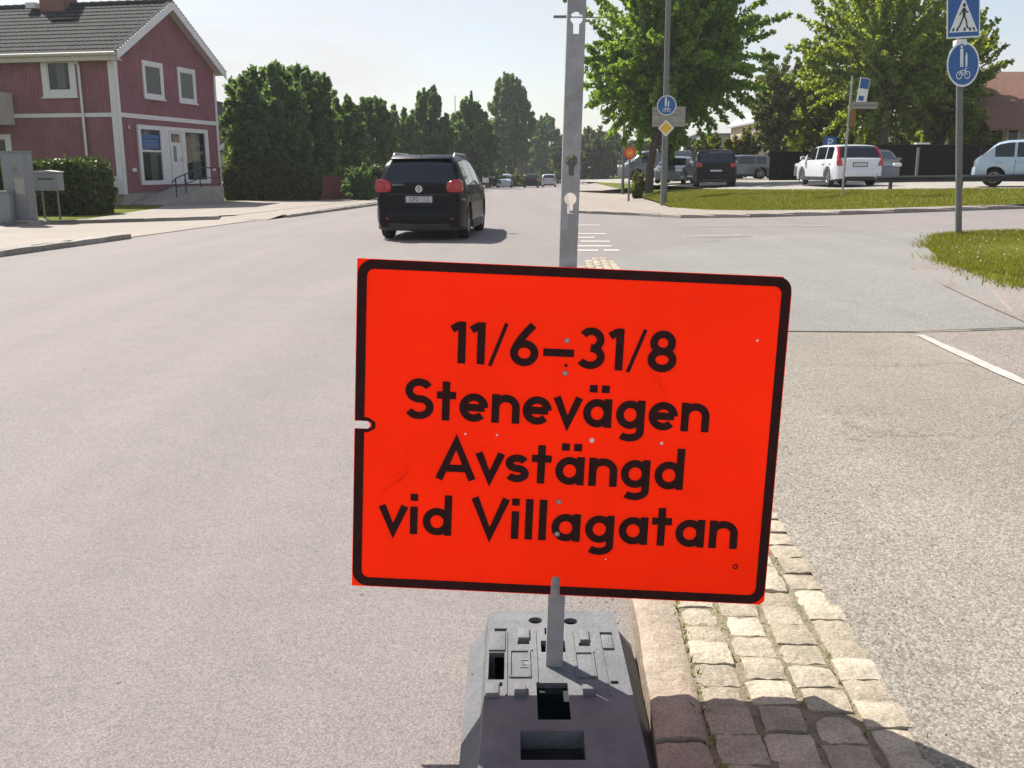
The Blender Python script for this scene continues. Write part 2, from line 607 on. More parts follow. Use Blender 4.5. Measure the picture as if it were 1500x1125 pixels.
BOWL = (.30, .345, .205, .255)
GL = {   # glyph: (advance, strokes[, width factor])
    '1': (.42, [[(.02, .80), (.18, .915)], [(.24, 0), (.24, 1)]]),
    '/': (.44, [[(.02, -.03), (.36, 1.0)]]),
    '6': (.70, [arc(.32, .315, .225, .222, 0, 360, 24), [(.50, .985), (.36, .82), (.22, .62), (.125, .44), (.097, .30)]]),
    '\u2013': (.78, [[(.03, .36), (.70, .36)]]),
    '3': (.66, [arc(.28, .70, .20, .205, 150, -90, 16), arc(.27, .30, .235, .205, 90, -150, 18)]),
    '8': (.70, [arc(.31, .70, .195, .205, 0, 360, 24), arc(.31, .30, .23, .205, 0, 360, 24)]),
    'S': (.66, [arc(.31, .70, .205, .205, 25, 270, 16) + arc(.31, .30, .22, .205, 90, -155, 16)[1:]]),
    's': (.53, [arc(.245, .476, .155, .126, 20, 270, 14) + arc(.245, .224, .165, .126, 90, -155, 14)[1:]]),
    't': (.45, [[(.19, 0), (.19, .95)], [(0, .615), (.39, .615)]]),
    'e': (.64, [[(.10, .345), (.52, .345)], arc(.30, .345, .215, .255, 0, 318, 24)]),
    'n': (.63, [[(.095, 0), (.095, .70)], [(.095, .30)] + arc(.30, .385, .205, .22, 180, 0, 14) + [(.505, 0)]]),
    'v': (.56, [[(.045, .70), (.27, .06), (.495, .70)]]),
    'a': (.66, [arc(*BOWL, 0, 360, 24), [(.515, 0), (.515, .70)]]),
    'g': (.66, [arc(*BOWL, 0, 360, 24), [(.515, .70), (.515, -.06)] + arc(.30, -.06, .215, .155, 0, -140, 12)[1:]]),
    'd': (.66, [arc(*BOWL, 0, 360, 24), [(.515, 0), (.515, 1.02)]]),
    'i': (.27, [[(.115, 0), (.115, .70)], [(.115, .84), (.115, 1.02)]]),
    'l': (.27, [[(.115, 0), (.115, 1.02)]]),
    'V': (.74, [[(.05, 1), (.36, .07), (.67, 1)]]),
    'A': (.78, [[(.05, 0), (.38, .93), (.71, 0)], [(.20, .28), (.56, .28)]]),
    ' ': (.32, []),
}
GL['\u00e4'] = (.66, GL['a'][1] + [[(.125, .93), (.285, .93)], [(.365, .93), (.525, .93)]])


def ribbon(mb, pts, w, y, closed=False):
    n = len(pts)
    L_, R_ = [], []
    for k in range(n):
        p = Vector(pts[k])
        a = Vector(pts[k - 1]) if k > 0 else (Vector(pts[-2]) if closed else None)
        b = Vector(pts[k + 1]) if k < n - 1 else (Vector(pts[1]) if closed else None)
        d0 = (p - a).normalized() if a is not None else (b - p).normalized()
        d1 = (b - p).normalized() if b is not None else d0
        n0, n1 = Vector((-d0.y, d0.x)), Vector((-d1.y, d1.x))
        q = (n0 + n1)
        q = q.normalized() if q.length > 1e-6 else n0
        s = min(2.2, 1 / max(.3, q.dot(n0)))
        L_.append(p + q * w * s)
        R_.append(p - q * w * s)
    i = len(mb.v)
    for a, b in zip(L_, R_):
        mb.v += [(a.x, y, a.y), (b.x, y, b.y)]
    for k in range(n - 1):
        mb.f.append((i + 2 * k, i + 2 * k + 1, i + 2 * k + 3, i + 2 * k + 2))


def text_strokes(txt, x0, x1, zbase, cap, y, w=.092):
    tot = sum(GL[c][0] for c in txt)
    sx = (x1 - x0) / (tot - .09)
    mb = MB()
    x = 0
    k = 0
    for c in txt:
        adv, st = GL[c]
        for s in st:
            ww = w * cap * (.5 if c == '/' else 1)
            pts = [(x0 + (x + p[0]) * sx, zbase + p[1] * cap) for p in s]
            cl = len(pts) > 4 and (Vector(pts[0]) - Vector(pts[-1])).length < 1e-5
            ribbon(mb, pts, ww, y - .00008 * (k % 4), cl)
            k += 1
        x += adv
    return mb


def font_text(txt, size, name, m, parent, loc, rot, align='CENTER', sx=1.0):
    cu = bpy.data.curves.new('txt', 'FONT')
    cu.body = txt
    cu.size = size
    cu.align_x = align
    cu.align_y = 'CENTER'
    o = bpy.data.objects.new('txt', cu)
    COL.objects.link(o)
    dg = bpy.context.evaluated_depsgraph_get()
    me = bpy.data.meshes.new_from_object(o.evaluated_get(dg))
    bpy.data.objects.remove(o)
    me.materials.clear()
    me.materials.append(m)
    me.transform(Matrix.Diagonal((sx, 1, 1, 1)))
    return put(name, me, parent, loc, rot)


def disc(cx, cz, r, n=24):
    return [(cx + r * math.cos(2 * PI * k / n), cz + r * math.sin(2 * PI * k / n)) for k in range(n)]


# ------------------------------------------------------------------ foliage
def leaf_obj(name, C, size, m, parent=None, seed=0, flat=.0, smooth=False):
    g = np.random.default_rng(seed)
    n = len(C)
    s = size * g.uniform(.65, 1.35, (n, 1))
    a = g.normal(size=(n, 3))
    a /= np.linalg.norm(a, axis=1, keepdims=True)
    b = g.normal(size=(n, 3))
    b[:, 2] *= (1 - flat)
    b -= a * np.sum(a * b, axis=1, keepdims=True)
    b /= np.linalg.norm(b, axis=1, keepdims=True) + 1e-9
    nn = np.cross(a, b)
    V = np.empty((n, 4, 3))
    V[:, 0] = C - a * s * .6
    V[:, 1] = C + b * s * .42 + nn * s * .12
    V[:, 2] = C + a * s * .6
    V[:, 3] = C - b * s * .42 + nn * s * .12
    return raw_quads(name, V, m, parent)


def raw_quads(name, V, m, parent=None):
    n, q = V.shape[0], V.shape[1]
    me = bpy.data.meshes.new(name)
    me.vertices.add(n * q)
    me.vertices.foreach_set('co', V.reshape(-1).astype(np.float32))
    me.loops.add(n * q)
    me.loops.foreach_set('vertex_index', np.arange(n * q, dtype=np.int32))
    me.polygons.add(n)
    me.polygons.foreach_set('loop_start', np.arange(0, n * q, q, dtype=np.int32))
    me.materials.append(m)
    me.update(calc_edges=True)
    return put(name, me, parent)


LEAF_N = 2.2


def shoots(center, rad, ns, per, seed, up=.3, thick=.5, inner=.35, jag=.18, lob_=.22, lo=-1.0, dens=1.0):
    """leaf positions along many leafy shoots that fill an ellipsoid unevenly"""
    per = int(per * dens)
    per = int(per * LEAF_N)
    g = np.random.default_rng(seed)
    out = []
    cx, rad = np.array(center, float), np.array(rad, float)
    # a few big lobes so that the outline is uneven
    lob = g.normal(size=(9, 3))
    lob /= np.linalg.norm(lob, axis=1, keepdims=True)
    lw = g.uniform(-lob_, lob_, 9)
    for k in range(ns):
        d = g.normal(size=3)
        d /= np.linalg.norm(d)
        if d[2] < lo:
            d[2] = abs(d[2])
        f = 1 + float(np.sum(lw * np.exp(-((1 - lob @ d) / .18)))) + g.normal() * jag * .6
        e = d * f
        e1 = e + np.array([0, 0, up]) * g.uniform(.2, 1) * .35
        p0 = e * inner * g.uniform(.4, 1.5)
        t = g.uniform(0, 1, per) ** .7
        w = (thick * (1.05 - .75 * t))[:, None]
        P = p0 + (e1 - p0) * t[:, None]
        P = P * rad + g.normal(size=(per, 3)) * w * .42
        out.append(P + cx)
    return np.concatenate(out)


def tree(name, label, base, top, rad, m, seed, ns=160, per=90, leaf=.28, trunk=.22, crown_lo=.12, group=None, up=.4, lob_=.22, dens=1.0,
         thick=.55, jag=.18, limbs=6, shapefn=None, cat='tree', inner=.35, extra=None):
    base = Vector(base)
    t = thing(name, label, cat, base, group=group)
    h = top
    zc = h * (crown_lo + (1 - crown_lo) * .5)
    rz = h * (1 - crown_lo) * .5
    P = shoots((0, 0, zc), (rad, rad, rz), ns, per, seed, up, thick, inner, jag, lob_, dens=dens)
    if shapefn:
        P = shapefn(P, h)
    P = P[P[:, 2] > .15]
    if extra is not None:
        P = np.concatenate([P, extra])
    leaf_obj('crown', P, leaf, m, t, seed + 1)
    r = random.Random(seed)
    mb = MB()
    pts = [Vector((0, 0, -.2))]
    for k in range(1, 6):
        pts.append(Vector((r.uniform(-.08, .08) * k * .4, r.uniform(-.08, .08) * k * .4, h * .13 * k)))
    mb.path(pts, [trunk * 1.25, trunk, trunk * .85, trunk * .65, trunk * .45, trunk * .2], 10)
    mb.build('trunk', M['bark'], t, smooth=60)
    lb = MB()
    for k in range(limbs):
        a = 2 * PI * k / limbs + r.uniform(-.4, .4)
        z0 = h * r.uniform(.22, .5)
        e = Vector((math.cos(a) * rad * .75, math.sin(a) * rad * .75, z0 + h * r.uniform(.15, .35)))
        mid = Vector((math.cos(a) * rad * .35, math.sin(a) * rad * .35, z0 + h * .12))
        lb.path([Vector((0, 0, z0)), mid, e], [trunk * .4, trunk * .25, trunk * .07], 6)
    if limbs:
        o = lb.build('limbs', M['bark'], t, smooth=60)
        o['kind'] = 'stuff'
    return t


def bush(name, label, c, rad, m, seed, n=60, per=70, leaf=.14, cat='bush', group=None, thick=.3, jag=.14, box=False):
    c = Vector(c)
    t = thing(name, label, cat, c, group=group)
    g = np.random.default_rng(seed)
    if box:
        N_ = n * per
        P = g.uniform(-1, 1, (N_, 3))
        k = g.integers(0, 3, N_)
        sgn = np.where(g.uniform(size=N_) < .5, -1, 1)
        P[np.arange(N_), k] = sgn * (1 - np.abs(g.normal(size=N_)) * .1)
        nn_ = (np.abs(P) ** 5).sum(1, keepdims=True) ** .2
        P = P / np.maximum(nn_, .6) * np.array(rad) + g.normal(size=(N_, 3)) * .06
        P[:, 2] += rad[2]
        bmp = np.sin(P[:, 0] * 2.1 + seed) * .06 + np.sin(P[:, 1] * 3.3) * .05 + np.sin(P[:, 0] * 5.7) * .03
        P[:, 2] += np.where(P[:, 2] > rad[2], bmp, 0)
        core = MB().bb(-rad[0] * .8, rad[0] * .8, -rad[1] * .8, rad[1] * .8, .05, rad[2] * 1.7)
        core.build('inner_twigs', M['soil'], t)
    else:
        P = shoots((0, 0, rad[2] * .95), rad, n, per, seed, .3, thick, .3, jag)
        P = P[P[:, 2] > .02]
        MB().path([Vector((0, 0, -.1)), Vector((.05, 0, rad[2] * .9))], .05).build('stem', M['bark'], t)
    leaf_obj('foliage', P, leaf, m, t, seed + 5)
    return t


def blades(name, P, hmin, hmax, m, seed, w=.012, lean=.5):
    g = np.random.default_rng(seed)
    n = len(P)
    a = g.uniform(0, 2 * PI, n)
    h = g.uniform(hmin, hmax, n)
    dx = np.stack([np.cos(a), np.sin(a), np.zeros(n)], 1)
    ln = g.normal(size=(n, 3)) * lean
    ln[:, 2] = 0
    V = np.empty((n, 3, 3))
    V[:, 0] = P - dx * w * .5
    V[:, 1] = P + dx * w * .5
    V[:, 2] = P + np.stack([np.zeros(n), np.zeros(n), h], 1) + ln * h[:, None]
    o = raw_quads(name, V, m)
    o['kind'] = 'stuff'
    return o


def in_poly(x, y, poly):
    c = np.zeros(len(x), bool)
    n = len(poly)
    for i in range(n):
        x0, y0 = poly[i]
        x1, y1 = poly[(i + 1) % n]
        k = ((y0 > y) != (y1 > y)) & (x < (x1 - x0) * (y - y0) / (y1 - y0 + 1e-12) + x0)
        c ^= k
    return c


# ================================================================== GROUND
def gp(x, y, dz=0.0):
    """ground point under photo pixel (x, y)"""
    a, b = (x - 750) / F, (y - 562.5) / F
    dn, fw = SP + b * CP, CP - b * SP
    z = dz
    for _ in range(60):
        k = (H - z) / dn
        z = .5 * z + .5 * (gz(a * k, fw * k) + dz)
    return Vector((a * k, fw * k, z))


def sheet(name, us, vs, dz, m):
    mb = MB()
    P = []
    for v in vs:
        row = []
        for u in us:
            p = rd(u, v)
            row.append((p.x, p.y, gz(p.x, p.y) + (dz(u, v) if callable(dz) else dz)))
        P.append(row)
    mb.grid(P)
    return struct(mb.build(name, m, smooth=60))


def frange(a, b, n):
    return [a + (b - a) * k / n for k in range(n + 1)]


# wide land to the horizon
xs = [-900, -500, -250, -120, -60, -30] + frange(-20, 30, 25) + [45, 60, 100, 200, 400, 900]
ys = [-150, -60, -20, 0, 10, 20, 25, 30, 40, 50, 60, 80, 100, 140, 200, 300, 500, 900, 1600]
mb = MB()
mb.grid([[(x, y, gz(x, min(y, 400)) - .16) for x in xs] for y in ys])
struct(mb.build('ground', M['earth'], smooth=60))

sheet('main_road', frange(-9.3, .28, 8), frange(-16, 30, 23) + frange(34, 420, 40), 0, M['road'])
sheet('side_street', [.28] + frange(.8, 30, 60), frange(10, 36, 20), 0, M['road'])

VF = [(.2, 14.4), (.85, 15.2), (2, 17.5), (3, 19.2), (4.4, 20.2), (6.5, 20.0), (9, 19.6), (14, 19.0), (30, 18)]


def vfar(u):
    for (a, va), (b, vb) in zip(VF, VF[1:]):
        if u <= b:
            return va + (vb - va) * (u - a) / (b - a)
    return VF[-1][1]


def pdz(u, v):
    return .115 * (1 - sstep(10, min(15, vfar(u)), v)) + .006


def path_sheet(name, us, v0, v1, n, m, extra=0.0):
    P = []
    for k in range(n + 1):
        row = []
        for u in us:
            ve = vfar(u) if v1 is None else v1
            v = v0 + (ve - v0) * k / n
            p = rd(u, v)
            row.append((p.x, p.y, gz(p.x, p.y) + pdz(u, v) + extra))
        P.append(row)
    mb = MB()
    mb.grid(P)
    return struct(mb.build(name, m, smooth=60))


path_sheet('cycle_path', [.79, 1.3, 1.8, 2.3, 2.76], -8, 7.49, 8, M['path'])
path_sheet('pavement', [2.76] + frange(3.2, 12, 22) + [16, 24], -8, 7.64, 8, M['path_pink'])
path_sheet('cycle_path', [.79] + frange(1.2, 15, 46) + [18, 21, 24], 7.53, None, 16, M['path_far'])
# skirt that closes the raised edge of the path
mb = MB()
for a, b in zip(frange(.84, 24, 40), frange(.84, 24, 40)[1:]):
    q = []
    for u in (a, b):
        p = rd(u, vfar(u))
        q.append(Vector((p.x, p.y, gz(p.x, p.y) + pdz(u, vfar(u)))))
    mb.poly([q[0], q[1], q[1] - Vector((0, 0, .08)), q[0] - Vector((0, 0, .08))])
struct(mb.build('path_edge', M['path_far']))


def gpp(x, y, dz=0.0):
    p = gp(x, y)
    for _ in range(25):
        u, v = uv_of(p.x, p.y)
        p = gp(x, y, pdz(u, v) if v < vfar(u) else 0.0)
    return p + Vector((0, 0, dz))


def strip(name, pts, w, m, dz=.004, jag=0.0, r=random.Random(3)):
    """thin painted or sealed line on the ground through world points"""
    mb = MB()
    P = []
    for a, b in zip(pts, pts[1:]):
        n = max(1, int((Vector(b) - Vector(a)).length / .35))
        for k in range(n):
            P.append(Vector(a).lerp(Vector(b), k / n))
    P.append(Vector(pts[-1]))
    rows = []
    for k, p in enumerate(P):
        d = (P[min(k + 1, len(P) - 1)] - P[max(k - 1, 0)]).normalized()
        nrm = Vector((-d.y, d.x, 0))
        o = nrm * r.uniform(-jag, jag)
        ww = w * (1 + (r.uniform(-.4, .4) if jag else 0))
        rows.append([p + o - nrm * ww / 2 + Vector((0, 0, dz)), p + o + nrm * ww / 2 + Vector((0, 0, dz))])
    mb.grid(rows)
    return struct(mb.build(name, m))


def on_path(u, v):
    p = rd(u, v)
    return Vector((p.x, p.y, gz(p.x, p.y) + pdz(u, v)))


strip('pavement_joint', [on_path(.85, 7.46), on_path(1.85, 7.49), on_path(2.7, 7.51), on_path(5, 7.66), on_path(9, 7.72)], .026, M['crackm'], .005, .006)
strip('path_line', [on_path(2.735, 7.35), on_path(2.735, 4.5), on_path(2.735, -4)], .068, M['line'], .006, .006)
# worn crossing bars on the road beside the corner, and give-way lines on the side street
for u0, u1, v in ((.05, .62, 16.7), (.72, .98, 16.75), (.05, .9, 17.7), (.35, .92, 18.9), (.05, .66, 20.0), (.2, .95, 21.2), (.05, .95, 24.6)):
    mb = MB()
    mb.grid([[rd(u, vv, gz(*rd(u, vv)[:2]) + .005) for u in frange(u0, u1, 3)] for vv in (v - .16, v + .16)])
    struct(mb.build('crossing_bar', M['line']))
for x0, x1, y in ((992, 1215, 332.0), (1018, 1085, 345.0), (1000, 1215, 346.5), (985, 1040, 326)):
    strip('lane_line', [gp(x0, y), gp((x0 + x1) / 2, y - .3), gp(x1, y - .8)], .16, M['line'], .005, .015)

# ------------------------------------------------ granite kerb and setts beside the road
def stone(dx, dy, dz, seed, rough=.006, n=3, rnd_=.012):
    """a rough block, top at z = 0"""
    r = random.Random(seed)
    mb = MB()
    rows = []
    for j in range(n + 1):
        row = []
        for i in range(n + 1):
            x, y = (i / n - .5) * dx, (j / n - .5) * dy
            edge = (i in (0, n)) + (j in (0, n))
            row.append((x + r.uniform(-1, 1) * rough, y + r.uniform(-1, 1) * rough, r.uniform(-1, 1) * rough - rnd_ * (.0, 1.0, 1.7)[edge]))
        rows.append(row)
    # side skirt
    ring = [(i, 0) for i in range(n + 1)] + [(n, j) for j in range(1, n + 1)] + [(i, n) for i in range(n - 1, -1, -1)] + [(0, j) for j in range(n - 1, 0, -1)]
    mb.grid(rows)
    base = len(mb.v)
    for i, j in ring:
        x, y, z = rows[j][i]
        mb.v.append((x * 1.0, y * 1.0, -dz))
    L_ = len(ring)
    idx = lambda t: t[1] * (n + 1) + t[0]
    for k in range(L_):
        a, b = ring[k], ring[(k + 1) % L_]
        mb.f.append((idx(b), idx(a), base + k, base + (k + 1) % L_))
    me = mb.mesh('stone', None, 50)
    return me


def mesh_mat(me, m):
    me.materials.clear()
    me.materials.append(m)
    return me


SETT = [mesh_mat(stone(.098 + .004 * (k % 3), .099 + .003 * (k % 4), .09, 40 + k, .0024, 4, .0042), M['sett']) for k in range(10)]
mb = MB()
mb.grid([[rd(u, v, pdz(u, v) - .009) for u in (.33, .57, .83)] for v in frange(-1.5, 15.6, 40)])
paving = struct(mb.build('sett_paving', M['bed'], smooth=60))
r = random.Random(5)
rest = MB()
count = 0
for i in range(0, 130):
    v = 1.10 + i * .1115
    for c in range(4):
        u = .401 + c * .1185 + r.uniform(-.004, .004)
        vv = v + (0, .043, -.02, .03)[c] + .02 * math.sin(i * .35 + c * 2) + r.uniform(-.003, .003)
        if vv > 14.0 and abs(u - .577) > .27 * (1.75 - (vv - 14.0)) / 1.75 + .03:
            continue
        if vv > 15.3:
            continue
        p = rd(u, vv, pdz(u, vv) + r.uniform(-.005, .006))
        me = r.choice(SETT)
        rz = -YAW + r.uniform(-.025, .025) + r.choice((0, PI))
        if (vv < 6.2 or vv > 12.6) and count < 300:
            count += 1
            o = put('sett', me, paving, p, (r.uniform(-.02, .02), r.uniform(-.02, .02), rz))
            o.scale = (r.uniform(.95, 1.03), r.uniform(.96, 1.04), 1)
        else:
            T = Matrix.Translation(p) @ Matrix.Rotation(rz, 4, 'Z')
            k0 = len(rest.v)
            rest.v += [tuple(T @ q.co) for q in me.vertices]
            rest.f += [tuple(k0 + q for q in f.vertices) for f in me.polygons]
o = rest.build('setts', M['sett'], paving, smooth=50)
o['kind'] = 'stuff'
# moss and dry weeds in the joints
g = np.random.default_rng(4)
U = np.where(g.uniform(size=1500) < .55, 0.346 + g.normal(size=1500) * .008, .459 + .1185 * g.integers(0, 4, 1500) + g.normal(size=1500) * .006)
Vv = g.uniform(1.0, 9, 1500)
kk = (np.sin(Vv * 7.3) + np.sin(Vv * 2.9 + 1)) > -.3
U, Vv = U[kk], Vv[kk]
P = np.array([tuple(rd(a, b, pdz(a, b) - .009)) for a, b in zip(U, Vv)])
blades('moss', P, .006, .022, M['bush'], 3, .006, .6)

# loose grit along the kerb foot and at the edge of the setts
g = np.random.default_rng(77)
gm = MB()
for k in range(2600):
    if k % 3:
        u, v = .205 - abs(g.normal()) * .12, g.uniform(1.2, 13)
        p = rd(u, v, .002)
    else:
        u, v = .86 + abs(g.normal()) * .25, g.uniform(1.2, 9)
        p = rd(u, v, pdz(u, v) + .001)
    a, sz = g.uniform(0, 6.28), g.uniform(.0015, .005)
    q = [p + Vector((math.cos(a + w) * sz * g.uniform(.7, 1.3), math.sin(a + w) * sz * g.uniform(.7, 1.3), 0)) for w in (0, 2.1, 4.2)]
    t_ = p + Vector((0, 0, sz * .9))
    for i, j in ((0, 1), (1, 2), (2, 0)):
        gm.poly([q[i], q[j], t_])
o = gm.build('grit', M['sett'])
o['kind'] = 'stuff'

KERB = [mesh_mat(stone(.120, .828, .2, 80 + k, .0035, 5, .009), M['kerb']) for k in range(4)]
kerb = struct(put('kerb', None))
r = random.Random(9)
for k in range(20):
    v = -1.06 + .85 * k
    if v > 14.1:
        break
    p = rd(.279, v, pdz(.3, v) + .004)
    put('kerb_stone', KERB[k % 4], kerb, p, (0, r.uniform(-.02, .02), -YAW + r.uniform(-.006, .006) + (PI if k % 3 == 0 else 0)))

# ------------------------------------------------ left side: forecourt, kerbs, pavement along the road
FAR_K = [(-40, 8.5), (-24, 16.2), (-13.05, 23.85), (-11.3, 25.4), (-9.75, 26.9)]     # far kerb of the driveway, road coordinates


def fark(s):
    """u for s in 0..1 along the far kerb"""
    L_ = FAR_K
    s *= len(L_) - 1
    k = min(int(s), len(L_) - 2)
    t = s - k
    return L_[k][0] * (1 - t) + L_[k + 1][0] * t, L_[k][1] * (1 - t) + L_[k + 1][1] * t


NEAR_K = [(-9.25, -15), (-9.2, 0), (-9.12, 14), (-8.9, 19.2), (-8.5, 26.6)]
rows = []
for k in range(21):
    s = k / 20
    a = fark(s)
    a = (a[0], a[1] + .4)
    t = s * 4
    i = min(int(t), 3)
    b = tuple(NEAR_K[i][q] * (1 - (t - i)) + NEAR_K[i + 1][q] * (t - i) for q in (0, 1))
    row = []
    for j in range(9):
        w = j / 8
        u, v = b[0] * (1 - w) + a[0] * w, b[1] * (1 - w) + a[1] * w
        dz = .10 * (1 - sstep(17.6, 19.4, v)) * (1 - sstep(.5, 1, w)) + .012
        p = rd(u, v)
        row.append((p.x, p.y, gz(p.x, p.y) + dz))
    rows.append(row)
mb = MB()
mb.grid(rows)
struct(mb.build('driveway', M['pave'], smooth=60))


def kerb_run(pts, top, w=.14, ln=1.0, m='kerb_grey', h=.12, seed=1):
    """kerb stones along road-coordinate points, each a stone of its own"""
    r = random.Random(seed)
    me = mesh_mat(stone(w, ln - .012, h + .06, seed + 200, .004, 3, .012), M[m])
    root = struct(put('kerb', None))
    P = [Vector(rd(*q)) for q in pts]
    for a, b in zip(P, P[1:]):
        d = (b - a)
        n = max(1, int(round(d.length / ln)))
        ang = math.atan2(d.y, d.x) - PI / 2
        for k in range(n):
            c = a.lerp(b, (k + .5) / n)
            o = put('kerb_stone', me, root, (c.x, c.y, gz(c.x, c.y) + top + r.uniform(-.006, .006)), (0, 0, ang + r.uniform(-.01, .01)))
            o.scale = (1, d.length / n / ln, 1)
    return root


kerb_run([(-9.17, 2), (-9.10, 14), (-8.83, 19.2)], .115, seed=2)
kerb_run([(-8.28, 28.6), (-8.0, 41), (-7.95, 60)], .10, seed=3, ln=1.2)
kerb_run([(-24, 16.35), (-13.05, 24.0), (-11.3, 25.55), (-9.75, 27.0)], .115, seed=4)
# pavement beyond the driveway, between road and gardens, and the yard before the house
sheet('pavement', [-15.0, -13, -11, -9.6, -8.35], frange(26.9, 30, 6) + frange(33, 60, 9) + frange(66, 260, 20), lambda u, v: .012 + .073 * sstep(27, 28.6, v) if u > -9.7 else .085, M['pave'])
mb = MB()
rows = []
for k in range(17):
    a = fark(k / 16)
    rows.append([gpt(*(rd(a[0] + (q[0] - a[0]) * w, a[1] + (q[1] - a[1]) * w)[:2]), .095 - .004) for q in ((-40 + 26 * k / 16 + 0, 46),) for w in frange(0, 1, 6)])
mb.grid(rows)
struct(mb.build('front_yard', M['turf'], smooth=60))
# asphalt apron at the gable
mb = MB()
ap = [gp(235, 304, .1), gp(330, 301, .1), gp(420, 300, .1), gp(325, 321, .1), gp(250, 319, .1), gp(170, 319, .1)]
ap = [gp(180, 312, .1), gp(230, 305, .1), Vector((-14.0, 39.5, .09)), Vector((-12.6, 46, .05)), rd(-9.6, 46, .0), rd(-9.65, 28.2, .1), rd(-10.9, 26.2, .1), rd(-12.6, 24.9, .1)]
mb.poly([(p.x, p.y, gz(p.x, p.y) + .094) for p in ap])
struct(mb.build('apron', M['pave']))
sheet('garden_ground', frange(-60, -14.9, 8), frange(41, 60, 4) + frange(70, 260, 10), lambda u, v: .06, M['turf'])

# ------------------------------------------------ right side: corner pavement, grass bank, parking lot
ISL = [gpp(1357, 363), gpp(1375, 349), gpp(1405, 345), gpp(1500, 341.5), gpp(1700, 338), gpp(1800, 470), gpp(1600, 447),
       gpp(1500, 424), gpp(1470, 417), gpp(1440, 406), gpp(1402, 391), gpp(1375, 378)]
mb = MB()
cen = sum(ISL, Vector()) / len(ISL)
n_ = len(ISL)
for ring in (1.0, .93, .7, .35):
    for p in ISL:
        q = cen.lerp(p, ring)
        mb.v.append((q.x, q.y, q.z + (-.01 if ring == 1 else .012 if ring > .9 else .018)))
for k in range(3):
    for i in range(n_):
        mb.f.append((k * n_ + i, k * n_ + (i + 1) % n_, (k + 1) * n_ + (i + 1) % n_, (k + 1) * n_ + i))
mb.f.append(tuple(3 * n_ + i for i in range(n_)))
struct(mb.build('grass_island', M['turf'], smooth=60))
g = np.random.default_rng(21)
poly = [(p.x, p.y) for p in ISL]
X = g.uniform(5.5, 13.5, 320000)
Y = g.uniform(9, 21.5, 320000)
big = [(cen.x + (x - cen.x) * 1.012, cen.y + (y - cen.y) * 1.012) for x, y in poly]
k = in_poly(X, Y, big) & (X < .62 * Y) & (g.uniform(size=len(X)) < .75 + .25 * np.sin(X * 3.1) * np.sin(Y * 2.3))
X, Y = X[k], Y[k]
P = np.array([(a, b, gz(a, b) + pdz(*uv_of(a, b)) + .02) for a, b in zip(X, Y)])
blades('grass', P, .02, .065, M['grass'], 5, .013, .5)
# taller tufts at the back edge and the foot of the pole
e = []
for a, b, m_ in ((ISL[0], ISL[1], 500), (ISL[1], ISL[2], 1200), (ISL[2], ISL[3], 3000), (ISL[7], ISL[11], 1500)):
    t = g.uniform(size=(m_, 1))
    e.append(np.array(a) * (1 - t) + np.array(b) * t + g.normal(size=(m_, 3)) * (.12, .12, 0))
blades('grass', np.concatenate(e), .03, .11, M['grass'], 6, .013, .5)
kf = g.choice(len(P), 40, False)
fl = MB()
for p in P[kf]:
    fl.lathe([(.001, .09), (.011, .095), (.008, .105)], 5, Matrix.Translation(p))
o = fl.build('clover_flower', M['flower'])
o['kind'] = 'stuff'

mb = MB()
mb.poly([gpp(*q, .008) for q in ((1335, 392), (1372, 381), (1400, 394), (1440, 409), (1470, 420), (1560, 440), (1560, 500), (1497, 471), (1440, 446), (1385, 420))])
struct(mb.build('gravel_edge', M['path_pink']))

BOT = [Vector(q) for q in ((9.5, 75, .1), (6.9, 55, .02), (6.2, 42.3, .08), (5.6, 33.4, .1), (6.1, 30.2, .13), (6.9, 28.4, .2), (8.9, 26.3, .30), (13.4, 24.9, .50), (24, 23.5, .93))]
TOP = [Vector(q) for q in ((11, 75, .2), (8.3, 55, .3), (8.6, 47.5, .46), (8.55, 39.6, .59), (9.2, 37.4, .62), (10.2, 35.6, .66), (11.9, 32.8, .72), (15.3, 30.6, .80), (26, 28.6, .97))]


def loft_lines(A, B, n, sub, bulge=0.0):
    rows = []
    for k in range(len(A) - 1):
        for s in range(sub if k < len(A) - 2 else sub + 1):
            t = s / sub
            a, b = A[k].lerp(A[k + 1], t), B[k].lerp(B[k + 1], t)
            rows.append([a.lerp(b, w) + Vector((0, 0, bulge * math.sin(PI * w))) for w in frange(0, 1, n)])
    return rows


rows = loft_lines(BOT, TOP, 8, 4, .05)
mb = MB()
mb.grid(rows)
struct(mb.build('grass_bank', M['turf'], smooth=60))
g = np.random.default_rng(31)
pts = []
for _ in range(150000):
    a = rnd.random() * (len(rows) - 1)
    i = int(a)
    if i < 6:
        continue
    w = rnd.random() * 8
    j = int(w)
    q = rows[i][j].lerp(rows[i + 1][j], a - i).lerp(rows[i][min(j + 1, 8)].lerp(rows[i + 1][min(j + 1, 8)], a - i), w - j)
    if q.x < .6 * q.y:
        pts.append(tuple(q))
blades('grass', np.array(pts) - (0, 0, .01), .025, .075, M['grass'], 8, .026, .5)


def zlot(X):
    return float(np.interp(X, (8, 10, 13, 16, 26), (.56, .635, .77, .84, .98)))


mb = MB()
rows = []
for k in range(1, len(TOP)):
    a = TOP[k]
    e = Vector((a.x * 1.0 + (4 if k > 1 else 0) + (k - 2) * 4.5, 82, 0))
    rows.append([(a.lerp(e, w).x, a.lerp(e, w).y, zlot(a.lerp(e, w).x) - (.02 if w == 0 else 0)) for w in frange(0, 1, 8)])
mb.grid(rows)
struct(mb.build('parking_lot', M['lot'], smooth=60))

